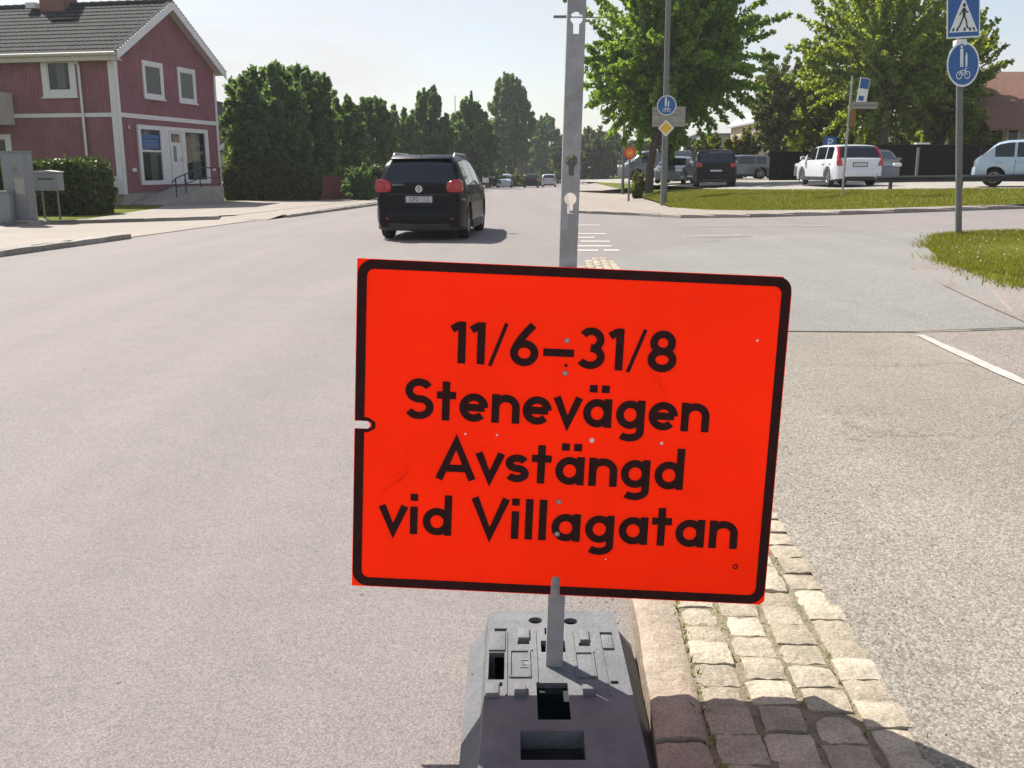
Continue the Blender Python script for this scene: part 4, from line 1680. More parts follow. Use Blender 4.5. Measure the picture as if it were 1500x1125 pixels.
def make_car(name, label, cat, L_, W_, belt, prof, paint, loc, rz, rw, fw_, side, wb, wr=.33, clear=.24, group=None, tumble=.17, lights='tall',
             rails=False, plate=None, emblem=None, bumper=True, mirror=True, wiper=True, sill_trim=True):
    """car standing on z = 0, rear at y = 0, front at y = L_. prof: top line (y, z); rw / fw_: y ranges of rear window and windscreen;
    side: y ranges of the side panes; wb: y of the wheels"""
    t = thing(name, label, cat, loc, (0, 0, rz), group)
    ys = sorted(set([round(v, 3) for v in frange(0, L_, 70)] + [round(q[0], 3) for q in prof] + [v for a in side for v in a] + list(rw) + list(fw_)))

    def ring(y):
        zt = lerp_tab(prof, y)
        er, ef = max(0, 1 - y / .45), max(0, 1 - (L_ - y) / .85)
        hw = W_ / 2 * (1 - .115 * er ** 2.2 - .20 * ef ** 2)
        zb = clear + .06 * er + .02 * ef
        for wy in wb:
            d = abs(y - wy)
            ra = wr + .065
            if d < ra:
                zb = max(zb, wr + math.sqrt(ra * ra - d * d))
        zs = min(belt + .04 * (1 - y / L_), zt - .03)
        gh = zt - zs
        z1 = max(zb + .012, min(zs - .02, clear + .18))
        zm = max(z1 + .01, zs - .30 * (zs - clear))
        x5 = hw * .955 - gh * tumble * 1.0
        x6 = x5 - min(.10, gh * .35)
        return [(hw * .80, zb), (hw * .975, zb), (hw * 1.0, z1), (hw * 1.0, zm), (hw * .955, zs), (x5, zs + gh * .86), (x6, zt - .012 * min(1, gh * 4)), (x6 * .55, zt + .006), (0, zt + .012)]
    rings = [(y, ring(y)) for y in ys]
    parts = {}

    def face(key, q):
        parts.setdefault(key, MB()).poly(q)
    n = len(rings[0][1])
    for (ya, A), (yb, B) in zip(rings, rings[1:]):
        ym = (ya + yb) / 2
        for i in range(n - 1):
            key = 'body'
            if i == 4 and any(a <= ym <= b for a, b in side):
                key = 'side_window'
            elif i in (6, 7) and rw[0] <= ym <= rw[1]:
                key = 'rear_window'
            elif i in (6, 7) and fw_[0] <= ym <= fw_[1]:
                key = 'windscreen'
            for sx in (1, -1):
                q = [(sx * A[i][0], ya, A[i][1]), (sx * B[i][0], yb, B[i][1]), (sx * B[i + 1][0], yb, B[i + 1][1]), (sx * A[i + 1][0], ya, A[i + 1][1])]
                kk = key
                if key == 'side_window':
                    kk = (key, sx, [j for j, s in enumerate(side) if s[0] <= ym <= s[1]][0])
                face(kk, q if sx > 0 else q[::-1])
    for (y, A), fl in ((rings[0], 1), (rings[-1], -1)):
        for i in range(n - 1):
            q = [(A[i][0], y, A[i][1]), (A[i + 1][0], y, A[i + 1][1]), (-A[i + 1][0], y, A[i + 1][1]), (-A[i][0], y, A[i][1])]
            if i == n - 2:
                q = [q[0], q[1], q[3]]
            face('body', q[::fl])

    def finish(mb, nm, m):
        me = mb.mesh(nm, m)
        bm = bmesh.new()
        bm.from_mesh(me)
        bmesh.ops.remove_doubles(bm, verts=bm.verts, dist=.0015)
        bmesh.ops.dissolve_degenerate(bm, dist=.001, edges=bm.edges)
        bmesh.ops.recalc_face_normals(bm, faces=bm.faces)
        bm.to_mesh(me)
        bm.free()
        me.polygons.foreach_set('use_smooth', [True] * len(me.polygons))
        me.set_sharp_from_angle(angle=R(32))
        return put(nm, me, t)
    body = finish(parts['body'], 'body', paint)
    for k, mb in parts.items():
        if k != 'body':
            finish(mb, k if isinstance(k, str) else k[0], M['carglass'])
    # dark underside
    MB().bb(-W_ / 2 + .23, W_ / 2 - .23, .15, L_ - .2, clear - .03, clear + .42).build('underbody', M['black'], t)
    # wheels
    for wy in wb:
        for sx in (-1, 1):
            cx = sx * (W_ / 2 - .125)
            Mx = Matrix.Translation((cx, wy, wr)) @ Matrix.Rotation(sx * PI / 2, 4, 'Y')
            o = MB().lathe([(wr * .62, -.10), (wr * .93, -.105), (wr, -.07), (wr, .07), (wr * .93, .105), (wr * .66, .10), (wr * .62, .08)], 24, Mx).build('tyre', M['rubber'], t, smooth=40)
            rmb = MB().lathe([(wr * .60, -.02), (wr * .62, .085), (wr * .56, .09), (wr * .50, .06), (wr * .15, .07), (wr * .13, .085)], 24, Mx)
            for k in range(5):
                rmb.box((0, wr * .33, .072), (wr * .16, wr * .5, .02), Mx @ Matrix.Rotation(2 * PI * k / 5, 4, 'Z'))
            rmb.build('rim', M['rim'], o, smooth=40)
    # mirrors and door seams
    ymir = fw_[0] + (fw_[1] - fw_[0]) * .55
    if mirror:
        for sx in (-1, 1):
            mo = MB().box((sx * (W_ / 2 + .09), ymir, belt + .10), (.20, .12, .15)).build('wing_mirror', paint, t, bevel=.035)
            MB().box((sx * (W_ / 2 + .09), ymir - .062, belt + .10), (.15, .004, .11)).build('mirror_glass', M['chrome'], mo)
    hw = W_ / 2
    sm = MB()
    for yy in ([side[0][1] + .04] if len(side) > 1 else []) + [side[-1][0] + (side[-1][1] - side[-1][0]) * .98]:
        for sx in (-1, 1):
            sm.bb(sx * hw - .004, sx * hw + .0035, yy - .006, yy + .006, clear + .2, belt - .06)
    if sm.v:
        o = sm.build('door_seam', M['black'], t)
        o['kind'] = 'stuff'
    for a, b in side[:2]:
        for sx in (-1, 1):
            MB().bb(min(sx * hw, sx * (hw + .03)), max(sx * hw, sx * (hw + .03)), a + .05, a + .25, belt - .15, belt - .115).build('door_handle', paint, t, bevel=.008)
    if sill_trim:
        for sx in (-1, 1):
            MB().bb(min(sx * (hw - .03), sx * (hw + .012)), max(sx * (hw - .03), sx * (hw + .012)), wb[0] + wr + .09, wb[1] - wr - .09, clear - .02, clear + .13).build('sill_trim', M['trim'], t)
    # rear: bumper, lights, plate, emblem
    rw0 = hw * .915
    if bumper:
        def bumper_rows(zs_, wid):
            rows = []
            for z_, dy in zs_:
                rows.append([(wid * q, -.075 + dy + .42 * abs(q) ** 5, z_) for q in frange(-1, 1, 20)])
            b_ = MB()
            b_.grid(rows)
            return b_
        bumper_rows(((clear + .12, .10), (clear + .14, .02), (clear + .24, .0), (clear + .40, .012), (clear + .45, .05), (clear + .46, .16)), hw + .012).build('rear_bumper', paint, t, smooth=45)
        bumper_rows(((clear - .02, .14), (clear + .0, .03), (clear + .125, .012), (clear + .135, .10)), hw - .005).build('bumper_trim', M['trim'], t, smooth=45)
        for sx in (-1, 1):
            MB().box((sx * rw0 * .72, -.004, clear + .22), (.15, .012, .03)).build('reflector', M['lens_red'], t)
    zl = lerp_tab(prof, 0)
    for sx in (-1, 1):
        if lights == 'tiguan':
            cx = sx * (rw0 - .165)
            zc = belt + .015
            prof_ = [(a_ * .72 + .045, b_ * .98) for a_, b_ in [(-.235, -.02), (-.21, -.10), (-.10, -.125), (.13, -.125), (.205, -.09), (.22, .0), (.19, .10), (.10, .135), (-.05, .12), (-.20, .07)]]
            lt = MB().prism([(cx + sx * a, zc + b) for a, b in prof_], -.045, .14).build('tail_light', M['lens_red'], t, bevel=.018)
            for dx, rr in ((.115, .064), (-.06, .048)):
                MB().prism(disc(cx + sx * dx, zc + .0, rr, 16), -.054, -.044).build('lamp_ring', M['lens_clear'], lt)
        elif lights == 'tall':
            zz0, zz1 = belt - .22, belt + .50
            pts = []
            for k in range(7):
                z = zz0 + (zz1 - zz0) * k / 6
                g_ = max(0, z - belt)
                yb_ = next((y for y, zz in [(v, lerp_tab(prof, v)) for v in frange(0, 1.5, 150)] if zz >= z), .3)
                pts.append((hw * .93 - g_ * tumble - .02, max(-.02, yb_ - .02), z))
            rows = []
            for k, (x_, y_, z_) in enumerate(pts):
                wd = .17 if k == 0 else .14 if k == 1 else .075
                rows.append([(sx * (x_ - wd), y_ - .012, z_), (sx * (x_ - .015), y_ - .018, z_), (sx * (x_ + .018), y_ + .02, z_), (sx * (x_ + .022), y_ + .16, z_), (sx * (x_ - wd), y_ + .12, z_), (sx * (x_ - wd), y_ - .012, z_)])
            mb = MB()
            mb.grid(rows if sx > 0 else [q[::-1] for q in rows])
            mb.build('tail_light', M['lens_red'], t, smooth=50)
        elif lights == 'low':
            MB().box((sx * (rw0 - .11), .03, belt - .06), (.26, .16, .18)).build('tail_light', M['lens_red'], t, bevel=.03)
        MB().box((sx * hw * .70, L_ - .12, belt - .18), (.36, .24, .16)).build('headlight', M['signwhite'], t, bevel=.04)
    if plate:
        pl = MB().bb(-.26, .26, -.02, -.004, plate[1] - .057, plate[1] + .057).build('number_plate', M['plate'], t, bevel=.004)
        MB().bb(-.29, .29, -.004, .05, plate[1] - .085, plate[1] + .085).build('plate_recess', M['trim'], t)
        if plate[0]:
            tag(font_text(plate[0], .115, 'plate_text', M['black'], pl, (0, -.0212, plate[1]), (PI / 2, 0, 0), sx=.92), kind='stuff')
    if rails:
        for sx in (-1, 1):
            x = hw * .955 - (max(q[1] for q in prof) - belt) * tumble - .045
            y0, y1 = rw[1] + .12, fw_[0] - .15
            zr = lerp_tab(prof, (y0 + y1) / 2)
            MB().path([(sx * x, y0, lerp_tab(prof, y0) - .03), (sx * x, y0 + .22, zr + .02), (sx * x, y1 - .22, zr + .02), (sx * x, y1, lerp_tab(prof, y1) - .02)], .022).build('roof_rail', M['alu'], t, smooth=60)
    return t


# dark suv on the road
p0 = gp(621, 349.5)
c0 = rd(*[uv_of(p0.x, p0.y)[0], uv_of(p0.x, p0.y)[1] - .55])
suv = make_car('suv', 'black compact SUV seen from behind, driving away on the main road', 'car', 4.43, 1.81, 1.04,
               [(0, 1.06), (.05, 1.10), (.30, 1.50), (.42, 1.585), (.60, 1.63), (1.4, 1.665), (2.2, 1.64), (2.55, 1.57), (3.35, 1.10), (3.6, 1.05), (4.15, .95), (4.38, .80), (4.43, .62)],
               M['car_black'], (c0.x, c0.y, gz(c0.x, c0.y)), -YAW - R(1.6), (.055, .41), (2.58, 3.35), [(.62, 1.0), (1.06, 1.95), (2.02, 2.85)], (.80, 3.41), .34, .21, tumble=.33,
               lights='tiguan', rails=True, plate=('GPD 112', .80))
# details of its tailgate: lip over the window, crease, emblem, exhaust shade
MB().prism([(.30, 1.585), (.52, 1.655), (.60, 1.66), (.60, 1.635), (.34, 1.55)], -.60, .60, Matrix(((0, 1, 0, 0), (1, 0, 0, 0), (0, 0, 1, 0), (0, 0, 0, 1)))).build('roof_spoiler', M['car_black'], suv, bevel=.008)
MB().bb(-.62, .62, -.012, .02, .885, .905).build('tailgate_crease', M['trim'], suv)
em = put('emblem', None)
q = MB()
ribbon(q, [(a, b) for a, b in disc(0, 0, .062, 24)] + [disc(0, 0, .062, 24)[0]], .008, -.004, True)
ribbon(q, [(-.03, .045), (0, -.002), (.03, .045)], .0065, -.0043)
ribbon(q, [(-.05, .022), (-.026, -.046), (0, .004), (.026, -.046), (.05, .022)], .0065, -.0046)
bpy.data.objects.remove(em)
e_ = MB().prism(disc(0, 0, .066, 24), -.003, .012).build('emblem', M['galv_dark'], suv, (0, -.012, 1.0))
q.build('letters', M['chrome'], e_)
MB().tube((0, .36, 1.62), (0, .25, 1.70), .008).build('aerial', M['black'], suv)
MB().path([(-.05, .10, 1.17), (.42, .17, 1.25)], .012).build('rear_wiper', M['black'], suv)
for sx in (-1, 1):
    MB().bb(sx * .86 - .03, sx * .86 + .03, .02, .30, .78, .82).build('bumper_strip', M['galv_dark'], suv)


def lot_pos(x, y, Y):
    p = at(x, y, Y)
    return (p.x, p.y, zlot(p.x))


HATCH = [(0, .95), (.06, 1.02), (.30, 1.30), (.42, 1.40), (.7, 1.46), (1.5, 1.50), (2.0, 1.47), (2.3, 1.40), (3.05, 1.0), (3.3, .95), (3.8, .84), (4.0, .7), (4.05, .55)]
WAGON = [(0, 1.00), (.05, 1.04), (.34, 1.42), (.45, 1.50), (.8, 1.55), (2.0, 1.57), (2.7, 1.53), (3.0, 1.46), (3.75, 1.03), (4.0, .98), (4.5, .88), (4.74, .74), (4.8, .55)]
SEDAN = [(0, .86), (.06, .92), (.55, .97), (1.25, 1.38), (1.6, 1.43), (2.2, 1.45), (2.6, 1.41), (3.4, .98), (3.7, .93), (4.3, .82), (4.5, .68), (4.55, .52)]
SUVP = [(0, 1.06), (.05, 1.10), (.32, 1.52), (.45, 1.60), (.7, 1.66), (1.6, 1.70), (2.3, 1.67), (2.65, 1.60), (3.45, 1.12), (3.7, 1.07), (4.25, .95), (4.5, .80), (4.55, .62)]

make_car('suv', 'dark grey SUV with red tail lights parked beyond the grass bank', 'car', 4.55, 1.88, 1.05, SUVP, M['car_black'], lot_pos(1048, 271, 44.5), R(-9), (.055, .44), (2.68, 3.45),
         [(.65, 1.05), (1.1, 2.0), (2.07, 2.95)], (.82, 3.5), .35, .25, lights='low', plate=('', .72), group='cars in the parking lot')
make_car('estate_car', 'grey estate car parked behind the dark SUV, side on', 'car', 4.608, 1.78, .88, [(y_ * .96, z_ * .93) for y_, z_ in WAGON], M['car_grey'], lot_pos(1131, 268, 61), R(84), (.05, .42), (2.9, 3.6),
         [(.55, 1.15), (1.22, 2.2), (2.28, 3.1)], (.85, 3.6), .32, .18, lights='low', group='cars in the parking lot')
make_car('estate_car', 'white estate car with tall red tail lights parked behind the grass bank', 'car', 4.8, 1.88, .98, WAGON, M['car_white'], lot_pos(1258, 271.5, 37.2), R(3), (.055, .44), (3.03, 3.75),
         [(.55, 1.2), (1.27, 2.25), (2.33, 3.35)], (.9, 3.72), .34, .22, plate=('', .80), group='cars in the parking lot')
make_car('hatchback', 'small pale blue hatchback at the right edge of the parking lot', 'car', 3.55, 1.62, .93,
         [(0, .82), (.06, .92), (.18, 1.0), (.52, 1.34), (.68, 1.43), (.95, 1.49), (1.4, 1.51), (1.8, 1.48), (2.1, 1.40), (2.72, 1.0), (2.95, .95), (3.3, .85), (3.5, .7), (3.55, .55)], M['car_blue'],
         lot_pos(1424, 275, 33.2), R(-113), (.19, .6), (2.12, 2.7), [(.55, 1.12), (1.2, 2.1)], (.58, 2.9), .29, .2, lights='hidden', group='cars in the parking lot')
make_car('hatchback', 'white hatchback whose front shows left of the white estate car', 'car', 4.05, 1.72, .93, HATCH, M['car_white'], lot_pos(1286, 268, 49), R(70), (.055, .41), (2.33, 3.05),
         [(.5, 1.15), (1.22, 2.2)], (.75, 3.25), .31, .2, lights='low', group='cars in the parking lot')
make_car('hatchback', 'grey car half hidden to the right of the white estate car', 'car', 4.05, 1.72, .93, HATCH, M['car_grey'], lot_pos(1266, 268, 50), R(172), (.055, .41), (2.33, 3.05),
         [(.5, 1.15), (1.22, 2.2)], (.75, 3.25), .31, .2, lights='low', group='cars in the parking lot')
make_car('hatchback', 'grey hatchback facing the road behind the lamp post', 'car', 4.05, 1.72, .93, HATCH, M['car_grey'], lot_pos(1000, 268, 58), R(158), (.055, .41), (2.33, 3.05),
         [(.5, 1.15), (1.22, 2.2)], (.75, 3.25), .31, .2, lights='low', group='cars in the parking lot')
make_car('van', 'grey van far back in the parking lot beneath the maple', 'van', 4.9, 1.9, 1.1,
         [(0, 1.75), (.05, 1.85), (.25, 1.92), (2.5, 1.95), (3.3, 1.88), (3.7, 1.75), (4.35, 1.15), (4.6, 1.02), (4.85, .85), (4.9, .6)], M['car_grey'], lot_pos(1012, 266, 66), R(95), (.01, .2), (3.72, 4.35),
         [(2.7, 3.6)], (.9, 3.9), .34, .22, lights='low', group='cars in the parking lot')


def road_car(x, u, v, m, label, rz=0.0, prof=HATCH, nm='hatchback'):
    p = rd(u, v)
    return make_car(nm, label, 'car', 4.05, 1.72, .93, prof, m, (p.x, p.y, gz(p.x, p.y)), -YAW + rz, (.055, .41), (2.33, 3.05), [(.5, 1.15), (1.22, 2.2)], (.75, 3.25), .31, .2, lights='low',
                    group='cars far down the road', mirror=False)


road_car(0, -6.6, 112, M['car_blue'], 'pale blue car coming from far off, left of the sign post', PI)
road_car(0, -3.6, 108, M['car_black'], 'dark car far off partly hidden by the sign post', 0)
road_car(0, -1.7, 116, M['car_silver'], 'silver car far off just right of the sign post', 0)

# ================================================================== STREET FURNITURE
def sign_plate(name, pts, m, parent, th=.004, y=0.0, back='alu'):
    o = MB().prism(pts, y - th / 2, y + th / 2).build(name, m, parent)
    return o


def flat(name, pts, m, parent, y):
    return MB().prism(pts, y, y + .0012).build(name, m, parent)


def person_shapes(cx, cz, s, big=True):
    """pictogram of a walking adult: list of outlines"""
    out = [disc(cx, cz + .40 * s, .062 * s, 14)]
    out.append([(cx - .085 * s, cz + .32 * s), (cx + .085 * s, cz + .32 * s), (cx + .08 * s, cz + .02 * s), (cx + .085 * s, cz - .40 * s), (cx + .02 * s, cz - .40 * s), (cx, cz - .05 * s), (cx - .02 * s, cz - .40 * s), (cx - .085 * s, cz - .40 * s), (cx - .08 * s, cz + .02 * s)])
    return out


def cycle_track_sign(parent, cz, rad, y=-.06):
    q = MB().prism(disc(0, cz, rad, 32), y - .002, y + .002).build('round_sign', M['blue'], parent)
    rg = MB()
    ribbon(rg, disc(0, cz, rad * .955, 32) + [disc(0, cz, rad * .955, 32)[0]], rad * .045, y - .0032, True)
    rg.build('rim', M['signwhite'], q)
    s = rad / .45
    for k, (dx, sc, dz) in enumerate(((-.045, .50, .15), (.085, .33, .075))):
        for j, o in enumerate(person_shapes(dx * s, cz + dz * s, sc * s)):
            flat('figure', o, M['signwhite'], q, y - .0034 - .0002 * (j + 2 * k))
    bk = MB()
    for dx in (-.095, .095):
        c = disc(dx * s * 1.2, cz - .215 * s, .072 * s, 16)
        ribbon(bk, c + [c[0]], .009 * s, y - .0034, True)
    ribbon(bk, [(-.114 * s, cz - .215 * s), (-.06 * s, cz - .12 * s), (.065 * s, cz - .12 * s), (.114 * s, cz - .215 * s)], .008 * s, y - .0036)
    ribbon(bk, [(-.06 * s, cz - .12 * s), (-.01 * s, cz - .215 * s), (.065 * s, cz - .12 * s), (.055 * s, cz - .085 * s), (.10 * s, cz - .08 * s)], .008 * s, y - .0038)
    bk.build('bicycle', M['signwhite'], q)
    return q


# crossing and cycle track signs at the right
b = gpp(1404, 346)
pole = thing('sign_post', 'grey pole on the grass island with pedestrian crossing sign above round blue path sign', 'sign post', b, (R(0), R(-5.4), 0))
MB().tube((0, 0, -.2), (0, 0, 4.05), .056, .056, 16).build('pole', M['galv_dark'], pole, smooth=60)
k = b.y / 20.0
zr = at(1401, 94, b.y).z - b.z
rad = .43 * k
hd = put('sign_head', None, pole, (0, 0, 0), (0, 0, R(22)))
bpy.data.objects.remove(hd)
cs = cycle_track_sign(pole, zr, rad, -.075)
cs.rotation_euler = (0, 0, R(22))
zq = zr + rad + .06
S = .86 * k
sq = MB().prism([(-S / 2, zq), (S / 2, zq), (S / 2, zq + S), (-S / 2, zq + S)], -.077, -.073).build('crossing_sign', M['signwhite'], pole, (0, 0, 0), (0, 0, R(22)))
e = .035 * S
flat('blue_field', [(-S / 2 + e, zq + e), (S / 2 - e, zq + e), (S / 2 - e, zq + S - e), (-S / 2 + e, zq + S - e)], M['blue'], sq, -.0788)
flat('white_triangle', [(-S * .43, zq + S * .13), (S * .43, zq + S * .13), (0, zq + S * .90)], M['signwhite'], sq, -.0802)
wk = MB()
cz = zq + S * .50
for o_ in ([(-.03, .16), (.05, .16), (.055, -.02), (-.035, -.02)],):
    wk.prism([(a * S, cz + c_ * S) for a, c_ in o_], -.0816, -.0804)
ribbon(wk, [(.0, cz - .01 * S), (-.06 * S, cz - .13 * S), (-.14 * S, cz - .26 * S), (-.175 * S, cz - .265 * S)], .022 * S, -.0817)
ribbon(wk, [(.01 * S, cz - .01 * S), (.075 * S, cz - .12 * S), (.10 * S, cz - .27 * S), (.14 * S, cz - .275 * S)], .022 * S, -.0819)
ribbon(wk, [(-.01 * S, cz + .14 * S), (-.09 * S, cz + .04 * S), (-.13 * S, cz + .0 * S)], .017 * S, -.0821)
ribbon(wk, [(.03 * S, cz + .14 * S), (.09 * S, cz + .06 * S), (.14 * S, cz + .07 * S)], .017 * S, -.0823)
wk.prism(disc(.015 * S, cz + .215 * S, .045 * S, 14), -.0825, -.0804)
wk.build('walking_figure', M['black'], sq)
for dx in (-.33, -.20, .03, .20, .33):
    flat('stripe', [((dx - .035) * S, zq + S * .155), ((dx + .03) * S, zq + S * .155), ((dx * .88 + .03) * S, zq + S * .225), ((dx * .88 - .03) * S, zq + S * .225)], M['black'], sq, -.0814)
for z in (zr + .2, zr - .2, zq + .2, zq + S - .2):
    MB().tube((0, -.072, z), (0, .07, z), .03, .03, 8).build('clamp', M['galv'], pole)
MB().bb(-.09, .09, -.068, .068, zq - .12, zq - .02).build('clamp', M['signwhite'], pole)

# lamp post with round sign, direction panel and yellow diamond
b = Vector((at(972, 291, 38).x, 38, .42))
lp = thing('lamp_post', 'tall grey lamp post with blue round sign, white panel and yellow diamond', 'lamp post', b, (0, R(-.6), 0))
MB().tube((0, 0, -.4), (0, 0, 1.4), .13, .125, 14).build('lower_pole', M['galv_dark'], lp, smooth=60)
MB().tube((0, 0, 1.4), (0, 0, 10.2), .12, .075, 14).build('pole', M['galv_dark'], lp, smooth=60)
MB().tube((0, 0, 10.2), (-1.4, -.3, 10.6), .05, .04, 8).build('lamp_arm', M['galv_dark'], lp)
MB().box((-1.75, -.37, 10.65), (.75, .3, .12)).build('lamp_head', M['galv'], lp, bevel=.03)
z1 = at(976, 155, 38).z - b.z
cs = cycle_track_sign(lp, z1, .37, -.22)
zp = at(978, 171, 38).z - b.z
pn = MB().bb(-.53, .73, -.17, -.165, zp - .38, zp + .36).build('direction_panel', M['concrete'], lp)
z2 = at(974, 188, 38).z - b.z
dm = MB().prism([(0, z2 - .31), (.31, z2), (0, z2 + .31), (-.31, z2)], -.205, -.20).build('priority_sign', M['signwhite'], lp)
flat('yellow_field', [(0, z2 - .235), (.235, z2), (0, z2 + .235), (-.235, z2)], M['yellow'], dm, -.2066)
rb = MB()
for dz in (-.25, .05, .2):
    rb.bb(-.5, .7, -.175, -.171, zp + dz - .008, zp + dz + .008)
rb.build('panel_rib', M['galv_dark'], lp)

# lamp post far behind the maple with a long arm over the road
b = Vector((at(912, 281, 62).x, 62, .0))
l2 = thing('lamp_post', 'slim lamp post beyond the maple with a long arm over the road', 'lamp post', b)
za = at(811, 25, 62).z
MB().tube((0, 0, -.4), (0, 0, za), .10, .06, 10).build('pole', M['galv_dark'], l2, smooth=60)
MB().tube((0, 0, za - .05), (-3.4, 0, za), .045, .04, 8).build('lamp_arm', M['galv_dark'], l2)
MB().box((-3.95, 0, za + .02), (1.1, .32, .14)).build('lamp_head', M['galv_dark'], l2, bevel=.04)

# orange round sign on a thin pole at the verge, and a bare pole beside
b = Vector((at(921, 285, 46).x, 46, .05))
og = thing('sign_post', 'thin pole at the verge with a round orange sign', 'sign post', b)
MB().tube((0, 0, -.2), (0, 0, 2.25), .05, .05, 10).build('pole', M['galv_dark'], og)
zz = at(921, 224, 46).z - b.z
q = MB().prism(disc(0, zz, .29, 24), -.07, -.064).build('round_sign', M['sorange'], og)
rg = MB()
ribbon(rg, disc(0, zz, .25, 24) + [disc(0, zz, .25, 24)[0]], .035, -.0712, True)
rg.build('rim', M['lens_red'], q)
flat('mark', [(-.10, zz - .05), (.10, zz - .05), (.10, zz + .05), (-.10, zz + .05)], M['yellow'], q, -.0722)

# bus stop board, street name plate and brown board
b = gpt(at(1233, 291, 30.5).x, 30.5)
b.z = .62
sn = thing('sign_post', 'slim pole on the grass bank with blue and white board above a street name plate', 'sign post', b)
MB().tube((0, 0, -.3), (.05, 0, 3.55), .032, .03, 10).build('pole', M['galv'], sn)
zt = lambda y: at(1240, y, 30.5).z - b.z
bb_ = MB().bb(-.12, .24, -.07, -.06, zt(149), zt(112)).build('stop_board', M['signwhite'], sn, (0, 0, 0), (0, R(7), R(18)))
MB().bb(-.10, .22, -.074, -.0705, zt(128), zt(113)).build('blue_field', M['blue'], bb_)
MB().bb(-.07, .12, -.074, -.0705, zt(146), zt(139)).build('print', M['blue'], bb_)
MB().bb(.08, .88, -.05, -.035, zt(159.5), zt(149.5)).build('street_name_plate', M['concrete'], sn)
MB().bb(.14, .8, -.054, -.0505, zt(155.5), zt(153.5)).build('print', M['galv_dark'], sn)
MB().bb(.06, .22, -.06, -.045, zt(186), zt(160)).build('brown_board', M['brown'], sn)

# parking sign
p = at(1211, 268, 46)
b = Vector((p.x, p.y, zlot(p.x)))
ps = thing('parking_sign', 'blue square parking sign with white P above the white estate car', 'parking sign', b)
z = at(1211, 210, 46).z - b.z
MB().tube((0, .05, -.2), (0, .05, z + .3), .03).build('pole', M['galv'], ps)
q = MB().bb(-.30, .30, -.01, .0, z - .30, z + .30).build('sign_plate', M['blue'], ps)
font_text('P', .55, 'letter', M['signwhite'], q, (.02, -.013, z), (PI / 2, 0, 0))

# steel guard rail along the lot
gr = thing('guard_rail', 'low dark steel guard rail along the edge of the parking lot', 'guard rail')
a, c_ = Vector((12.9, 33.2, 0)), Vector((21.0, 29.9, 0))
for k in range(5):
    q = a.lerp(c_, k / 4)
    MB().box((q.x, q.y + .08, zlot(q.x) - .08), (.10, .09, 1.0)).build('rail_post', M['trim'], gr)
za, zc_ = zlot(a.x) + .30, zlot(c_.x) + .30
d = (c_ - a).normalized()
rl = MB()
for z0, z1, o0, o1 in ((-.11, -.055, 0, -.04), (-.055, 0, -.04, .0), (0, .055, 0, -.04), (.055, .11, -.04, 0)):
    n_ = Vector((-d.y, d.x, 0))
    e0, e1 = a - d * .5, c_ + d
    rl.poly([e0 + n_ * o0 + Vector((0, 0, za + z0)), e1 + n_ * o0 + Vector((0, 0, zc_ + z0)), e1 + n_ * o1 + Vector((0, 0, zc_ + z1)), e0 + n_ * o1 + Vector((0, 0, za + z1))])
rl.build('rail', M['trim'], gr)

# dark board fence and carport wall behind the lot
fence = thing('board_fence', 'long dark brown board fence behind the parked cars', 'fence')
fx0, fx1, fy = at(1128, 268, 56), at(1560, 268, 49), 0
d = (fx1 - fx0)
d.z = 0
n = int(d.length / .16)
bd_me = MB().bb(-.07, .07, -.012, .012, 0, 2.0).mesh('board', M['darkwood'])
st = MB()
for k in range(n):
    q = fx0 + d * (k / n)
    zz = zlot(q.x)
    tp = at(1300, 212, q.y).z if k > n * .38 else at(1300, 222, q.y).z
    T = Matrix.Translation((q.x, q.y + (.03 if k % 2 else 0), 0)) @ Matrix.Rotation(math.atan2(d.y, d.x), 4, 'Z')
    st.bb(-.088, .088, -.012, .012, zz - .1, tp + .02 * math.sin(k * 1.7), T)
o = st.build('boards', M['darkwood'], fence)
o['kind'] = 'stuff'
for x, Y in ((1174, 54), (1262, 52.7), (1340, 51.4), (1432, 50.2)):
    q = at(x, 268, Y)
    MB().bb(q.x - .06, q.x + .06, q.y - .14, q.y - .04, zlot(q.x) - .1, at(x, 216, Y).z).build('fence_post', M['galv_dark' if x == 1340 else 'darkwood'], fence)
q = at(1350, 212, 50)
MB().bb(q.x - .35, q.x + .35, q.y - .2, q.y + .1, q.z + .02, q.z + .10).build('light_cap', M['white'], fence)

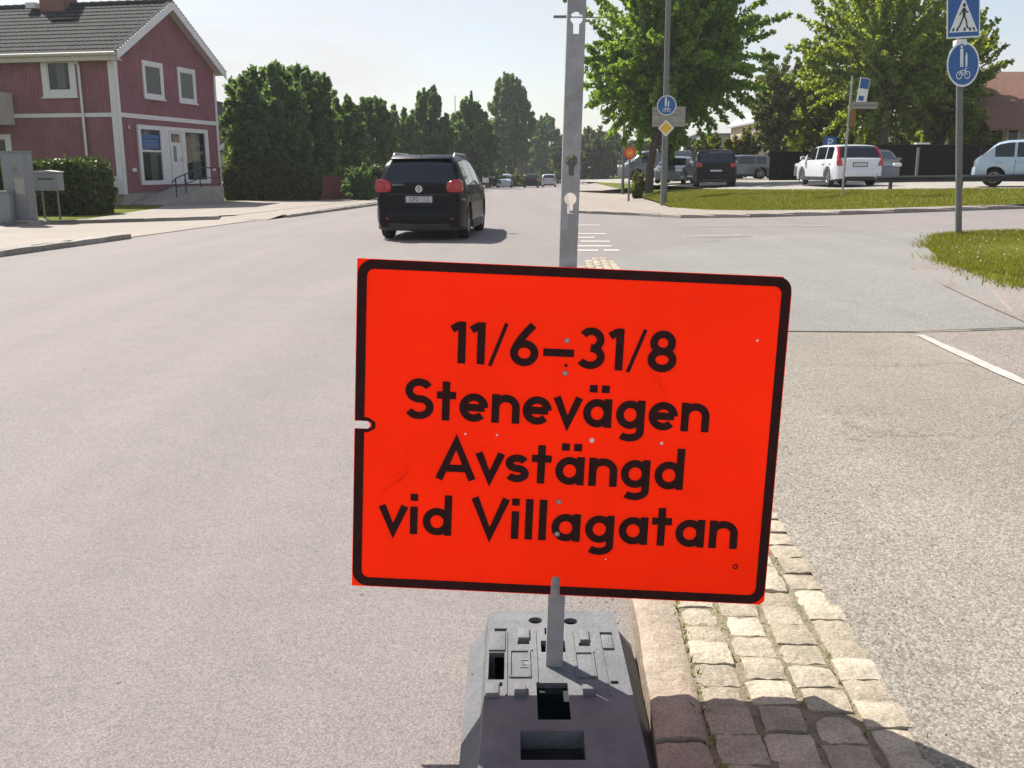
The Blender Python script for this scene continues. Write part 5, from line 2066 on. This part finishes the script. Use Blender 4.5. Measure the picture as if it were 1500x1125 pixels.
# ================================================================== FAR BUILDINGS
def simple_house(name, label, x0, x1, ybase, yeave, yridge, Y, depth, wall, roofm, gable=False, win=(), over=.4, cat='house'):
    a, b = at(x0, ybase, Y), at(x1, ybase, Y)
    zb, ze, zr = a.z, at(x0, yeave, Y).z, at(x0, yridge, Y).z
    t = thing(name, label, cat, (a.x, Y, zb))
    w = b.x - a.x
    he, hr = ze - zb, zr - zb
    if gable:
        MB().prism([(0, -1), (w, -1), (w, he), (w / 2, hr), (0, he)], 0, depth).build('wall', wall, t)
        rf = MB()
        for sx in (0, 1):
            xa, xb = (w / 2, -over) if sx == 0 else (w / 2, w + over)
            sl = (hr - he) / (w / 2)
            zb_ = he - over * sl
            rf.prism([(xa, hr + .05), (xb, zb_ + .05), (xb, zb_ + .2), (xa, hr + .22)], -over, depth + over)
        rf.build('roof', roofm, t)
    else:
        MB().bb(0, w, 0, depth, -1, he).build('wall', wall, t)
        rf = MB()
        for sgn in (0, 1):
            ya, yb = (depth / 2, -over) if sgn == 0 else (depth / 2, depth + over)
            sl = (hr - he) / (depth / 2)
            zb_ = he - over * sl
            rf.prism([(ya, hr), (yb, zb_), (yb, zb_ + .16), (ya, hr + .18)], -over, w + over, Matrix(((0, 1, 0, 0), (1, 0, 0, 0), (0, 0, 1, 0), (0, 0, 0, 1))))
        rf.build('roof', roofm, t)
        for xa in (.001, w - .12):
            MB().prism([(.0, he), (depth, he), (depth / 2, hr)], xa, xa + .11, Matrix(((0, 1, 0, 0), (1, 0, 0, 0), (0, 0, 1, 0), (0, 0, 0, 1)))).build('gable', wall, t)
    for wx0, wx1, wy0, wy1 in win:
        p, q = at(wx0, wy1, Y), at(wx1, wy0, Y)
        f_ = MB().bb(p.x - a.x - .1, q.x - a.x + .1, -.05, -.002, p.z - zb - .1, q.z - zb + .1).build('window', M['white'], t)
        MB().bb(p.x - a.x, q.x - a.x, -.07, -.052, p.z - zb, q.z - zb).build('pane', M['glass'], f_)
    return t


simple_house('brick_house', 'low pale brick house with red-brown tiled roof behind the pale blue car', 1462, 1900, 260, 171, 96, 60, 11, M['paleb'], M['terracotta'], win=((1476, 1492, 180, 205), (1520, 1560, 180, 205)), over=1.6)
simple_house('gable_house', 'narrow whitewashed gable end beside the big tree behind the lot', 1104, 1150, 262, 178, 160, 78, 9, M['paleb'], M['greyb'], gable=True, win=((1106, 1110, 190, 214),), over=.3)
fb_ = simple_house('flat_block', 'distant grey flat-roofed block above the light green bushes', 1036, 1112, 262, 197, 194, 125, 14, M['greyb'], M['galv_dark'], win=((1040, 1052, 206, 216), (1062, 1074, 206, 216)), over=.2, cat='building')
simple_house('outbuilding', 'low pale shed between the red house and the trees', 322, 352, 262, 222, 212, 66, 5, M['greyb'], M['tile'], win=(), over=.3, cat='shed')
rh = simple_house('distant_house', 'dark-roofed gable house behind the corner of the red house', 300, 332, 262, 200, 150, 75, 8, M['brick'], M['tile'], gable=True, over=.5)
mast = thing('flagpole', 'thin bare mast rising between the dark roadside trees', 'mast', (at(668, 262, 140).x, 140, -.8))
MB().tube((0, 0, 0), (0, 0, at(668, 140, 140).z + .8), .09, .05, 8).build('pole', M['paleb'], mast)

# ================================================================== TREES AND BUSHES
LEFT = [('large', 393, 98, 55, 49, 'large dark linden with broad round crown beside the red house', 210, 120, .18),
        ('t', 448, 104, 44, 54, 'dark linden just right of the large round one', 170, 110, .19),
        ('t', 505, 141, 30, 60, 'narrow dark linden third in the roadside row', 120, 100, .19),
        ('t', 548, 143, 30, 68, 'dark linden fourth in the roadside row', 120, 100, .20),
        ('t', 588, 160, 27, 82, 'short dark tree left of the pointed one', 100, 90, .23),
        ('p', 632, 128, 36, 88, 'pointed dark tree directly above the black SUV', 140, 100, .24),
        ('p', 690, 144, 35, 102, 'dark conical tree right of the pointed one', 130, 100, .26),
        ('q', 746, 106, 36, 150, 'tall poplar-shaped tree standing above the rest of the row', 150, 90, .38),
        ('q', 800, 168, 28, 190, 'farthest roadside tree just left of the sign post', 110, 80, .46)]


def taper(P, h):
    f = np.clip((P[:, 2] / h - .35) / .65, 0, 1)
    P[:, :2] *= (1 - .50 * f ** 1.5)[:, None]
    return P


def column(P, h):
    f = np.clip((.42 - P[:, 2] / h) / .42, 0, 1)
    P[:, :2] *= (1 + .40 * f)[:, None]
    return P


for k, (kind, x, y, w, Y, lab, ns, per, lf) in enumerate(LEFT):
    b = at(x, 262, Y)
    b.z = gz(b.x, b.y) - .05
    top = at(x, y, Y).z - b.z
    rad = w / F * Y * 1.14
    tree('linden_tree' if kind in 'tlarge' else 'roadside_tree', lab, b, top, rad, M['lime'], 100 + k, ns=ns, per=per, leaf=lf, trunk=.16, crown_lo=.07, group='trees along the left side of the road',
         up=.2, thick=.34 * rad / 1.6, jag=.07, limbs=5, shapefn=taper if kind in 'pq' else column, inner=.55, lob_=.13)

# the maple and its neighbours on the right
b = Vector((at(950, 272, 52).x, 52, .3))
rt_ = random.Random(4)
mp_ = thing('maple_tree', 'big bright green maple with upright shoots behind the lamp post', 'tree', b)
cx = at(988, 100, 52).x - b.x
P1 = shoots((cx - .25, 0, 7.2), (4.15, 4.0, 4.4), 200, 115, 51, 1.0, .45, .3, .34, dens=.75)
P2 = shoots((cx - 1.5, .5, 5.4), (3.4, 3.2, 3.0), 110, 90, 52, .5, .55, .3, .24, dens=.7)
P3 = shoots((cx + 1.3, .3, 6.2), (2.7, 2.6, 3.2), 100, 90, 53, .8, .45, .3, .32, dens=.75)
P4 = shoots((cx - .5, 0, 10.6), (3.1, 3.0, 2.8), 80, 95, 54, 1.4, .42, .3, .36)
P = np.concatenate([P1, P2, P3, P4])
P = P[P[:, 2] > 1.9 + .25 * np.sin(P[:, 0] * 2)]
leaf_obj('crown', P, .20, M['maple'], mp_, 55)
mb = MB()
mb.path([Vector((0, 0, -.4)), Vector((.05, 0, 1.2)), Vector((.25, 0, 2.6)), Vector((cx * .6, 0, 5.2)), Vector((cx, 0, 9.5))], [.27, .21, .19, .15, .05], 12)
mb.build('trunk', M['bark'], mp_, smooth=60)
lb = MB()
for k in range(9):
    a = 2 * PI * k / 9 + .3
    z0 = 2.4 + .45 * k
    f = min(1, (z0 - 2.4) / 6)
    o_ = Vector((.25 + (cx - .25) * f * .9, 0, z0))
    lb.path([o_, o_ + Vector((math.cos(a) * 1.6, math.sin(a) * 1.5, 1.3)), o_ + Vector((math.cos(a) * 3.3, math.sin(a) * 3, 2.8))], [.13, .08, .02], 7)
o = lb.build('limbs', M['bark'], mp_, smooth=60)
o['kind'] = 'stuff'
# side trunk of bark seen between lamp post and maple
tree('young_tree', 'dark young tree close behind the lamp post', (at(957, 274, 56).x + .6, 56, .3), 6.0, 1.8, M['maple'], 61, ns=60, per=70, leaf=.28, trunk=.16, crown_lo=.3)

RT = [('oak_tree', 1288, -60, 98, 60, M['oak'], 'large sunlit oak with broad crown behind the white estate car', 270, 110),
      ('oak_tree', 1372, 30, 62, 63, M['oak'], 'darker oak to the right, behind the pedestrian crossing sign', 200, 110),
      ('grey_willow', 1130, 82, 30, 66, M['willow'], 'slender grey-green tree at the left edge of the oaks', 90, 80),
      ('oak_tree', 1196, 85, 50, 68, M['oak'], 'smaller oak leaning left between willow and large oak', 130, 100)]
for k, (nm, x, y, w, Y, m, lab, ns, per) in enumerate(RT):
    b = at(x, 262, Y)
    b.z = zlot(b.x) - .1
    top = at(x, y, Y).z - b.z
    rad = w / F * Y
    tree(nm, lab, b, top, rad, m, 200 + k, ns=ns, per=per, leaf=.215, trunk=.3, crown_lo=.10, up=.6, thick=.5, jag=.28, limbs=9, inner=.35, dens=.6, lob_=.32, group='trees behind the parking lot')

# trees that close the view down the road and behind the gardens
FARS = [(838, 200, 30, 170), (868, 190, 34, 150), (898, 196, 30, 160), (930, 205, 26, 140), (850, 218, 24, 210), (885, 215, 26, 190), (820, 212, 22, 230), (340, 165, 24, 95), (362, 200, 24, 90),
        (770, 215, 24, 210), (1010, 205, 24, 120), (1060, 214, 22, 130), (1450, 120, 34, 82), (1100, 200, 22, 110), (1340, 150, 40, 85), (1160, 170, 30, 88), (1500, 130, 30, 95), (660, 200, 24, 160), (720, 205, 24, 170), (610, 205, 22, 140), (470, 190, 30, 90), (540, 200, 30, 100)]
LABS = ['broad distant tree closing the road right behind the sign post', 'distant tree right of the sign post above the far silver car', 'distant tree above the thin orange sign pole', 'distant tree behind the orange round sign',
        'low far tree right at the end of the road', 'low far tree between the road end and the orange sign', 'farthest tree left of the sign post', 'pale tree peeking out right of the red house', 'low tree behind the shed by the red house',
        'low far tree between poplar and sign post', 'distant tree behind the grey hatchback at the lamp post', 'distant tree left of the flat grey block', 'tree left of the red-brown roof', 'distant tree beside the whitewashed gable',
        'tree filling the gap behind the two oaks', 'tree filling the gap behind the small oak', 'tree behind the red-brown roof', 'far tree behind the pointed roadside tree', 'far tree between the conical tree and the poplar',
        'far tree behind the short roadside tree', 'tree behind the second linden', 'tree behind the fourth linden']
for k, (x, y, w, Y) in enumerate(FARS):
    b = at(x, 262, Y)
    b.z = gz(b.x, b.y) - .4
    top = at(x, y, Y).z - b.z
    rad = w / F * Y
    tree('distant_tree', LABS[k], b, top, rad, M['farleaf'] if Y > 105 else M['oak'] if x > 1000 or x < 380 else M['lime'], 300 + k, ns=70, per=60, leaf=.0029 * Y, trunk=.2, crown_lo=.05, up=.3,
         thick=.28 * rad, jag=.16, limbs=3, group='trees in the distance', shapefn=column)

# hedges and bushes
def hedge_at(label, x0, x1, ytop, ybot, Y, depth, m, seed, n=9000, leaf=.12, name='hedge'):
    a, b = at(x0, ybot, Y), at(x1, ybot, Y)
    z1 = at(x0, ytop, Y).z
    z0 = gz((a.x + b.x) / 2, Y)
    return bush(name, label, ((a.x + b.x) / 2, Y + depth / 2, z0), ((b.x - a.x) / 2, depth / 2, (z1 - z0) / 2), m, seed, 1, n, leaf, 'hedge', box=True)


hedge_at('clipped green hedge before the red house, behind the mailbox', 34, 128, 236, 318, 28.3, 2.2, M['hedge'], 401, 15000, .10)
hedge_at('clipped hedge left of the utility cabinet', -120, 30, 240, 318, 28.3, 1.6, M['hedge'], 402, 15000, .10)
hedge_at('tall dark hedge between the red house and the red fence', 327, 462, 241, 293, 46.5, 1.6, M['hedge'], 403, 22000, .13)
hedge_at('dark hedge behind the black SUV', 520, 560, 246, 290, 50, 1.5, M['hedge'], 404, 9000, .14)
for k, (x, y, w, Y, lab, m) in enumerate([(528, 243, 26, 48, 'loose green bush right of the red fence', 'lime'), (1040, 200, 28, 66, 'light green bush behind the dark grey SUV', 'bush'), (1082, 194, 30, 68, 'yellow-green bush below the flat grey block', 'bush'),
                                         (1145, 226, 30, 62, 'dark bush beside the whitewashed gable', 'hedge'), (1330, 178, 45, 66, 'shaggy bush above the dark fence', 'willow'), (1420, 165, 34, 60, 'green bush left of the brick house', 'oak'),
                                         (935, 255, 9, 50, 'small bright sapling bush by the orange sign pole', 'bush'), (752, 256, 26, 120, 'yellowish low bush far down the left verge', 'bush'), (790, 258, 16, 130, 'reddish-green low bush near the far cars', 'willow'),
                                         (345, 205, 20, 60, 'sunlit bush between the red house and the lindens', 'bush'), (640, 250, 60, 100, 'low dark bushes below the conical trees', 'hedge'), (700, 250, 50, 110, 'low dark bushes before the poplar', 'hedge'), (1180, 236, 30, 58, 'leafy bush behind the white hatchback', 'hedge'), (1268, 182, 48, 66, 'tall shrub in the gap beneath the large oak', 'oak'), (1222, 200, 30, 68, 'dark shrub behind the parking sign', 'hedge')]):
    b = at(x, 270, Y)
    b.z = (zlot(b.x) if x > 1000 else gz(b.x, Y)) - .1
    h = at(x, y, Y).z - b.z
    bush('bush', lab, b, (w / F * Y, w / F * Y * .8, h / 1.9), M[m], 420 + k, 60, 70, .0022 * Y, group=None, thick=.25 * h / 1.9)
rf = thing('red_fence', 'low red-brown board fence between hedge and bushes on the left verge', 'fence')
a, b = at(452, 292, 47.2), at(516, 290, 49.5)
d = b - a
n = 26
me = MB().bb(-.06, .06, -.012, .012, -.1, 1.22).mesh('board', M['redwood'])
for k in range(n):
    q = a + d * (k / n)
    put('board', me, rf, (q.x, q.y, gz(q.x, q.y)), (0, 0, math.atan2(d.y, d.x)))
for z in (.3, .95):
    MB().tube((a.x, a.y + .04, z), (b.x, b.y + .04, z), .03).build('rail', M['redwood'], rf)

# ------------------------------------------------------------------ the summer haze over the street
m = bpy.data.materials.new('haze_air')
m.use_nodes = True
m.node_tree.nodes.remove(m.node_tree.nodes['Principled BSDF'])
pv = m.node_tree.nodes.new('ShaderNodeVolumePrincipled')
pv.inputs['Color'].default_value = (.93, .95, 1.0, 1)
pv.inputs['Density'].default_value = .00038
pv.inputs['Anisotropy'].default_value = .35
m.node_tree.links.new(pv.outputs[0], m.node_tree.nodes['Material Output'].inputs['Volume'])
hz_ = MB().bb(-920, 920, -170, 1620, -9, 28).build('haze', m)
hz_['kind'] = 'stuff'
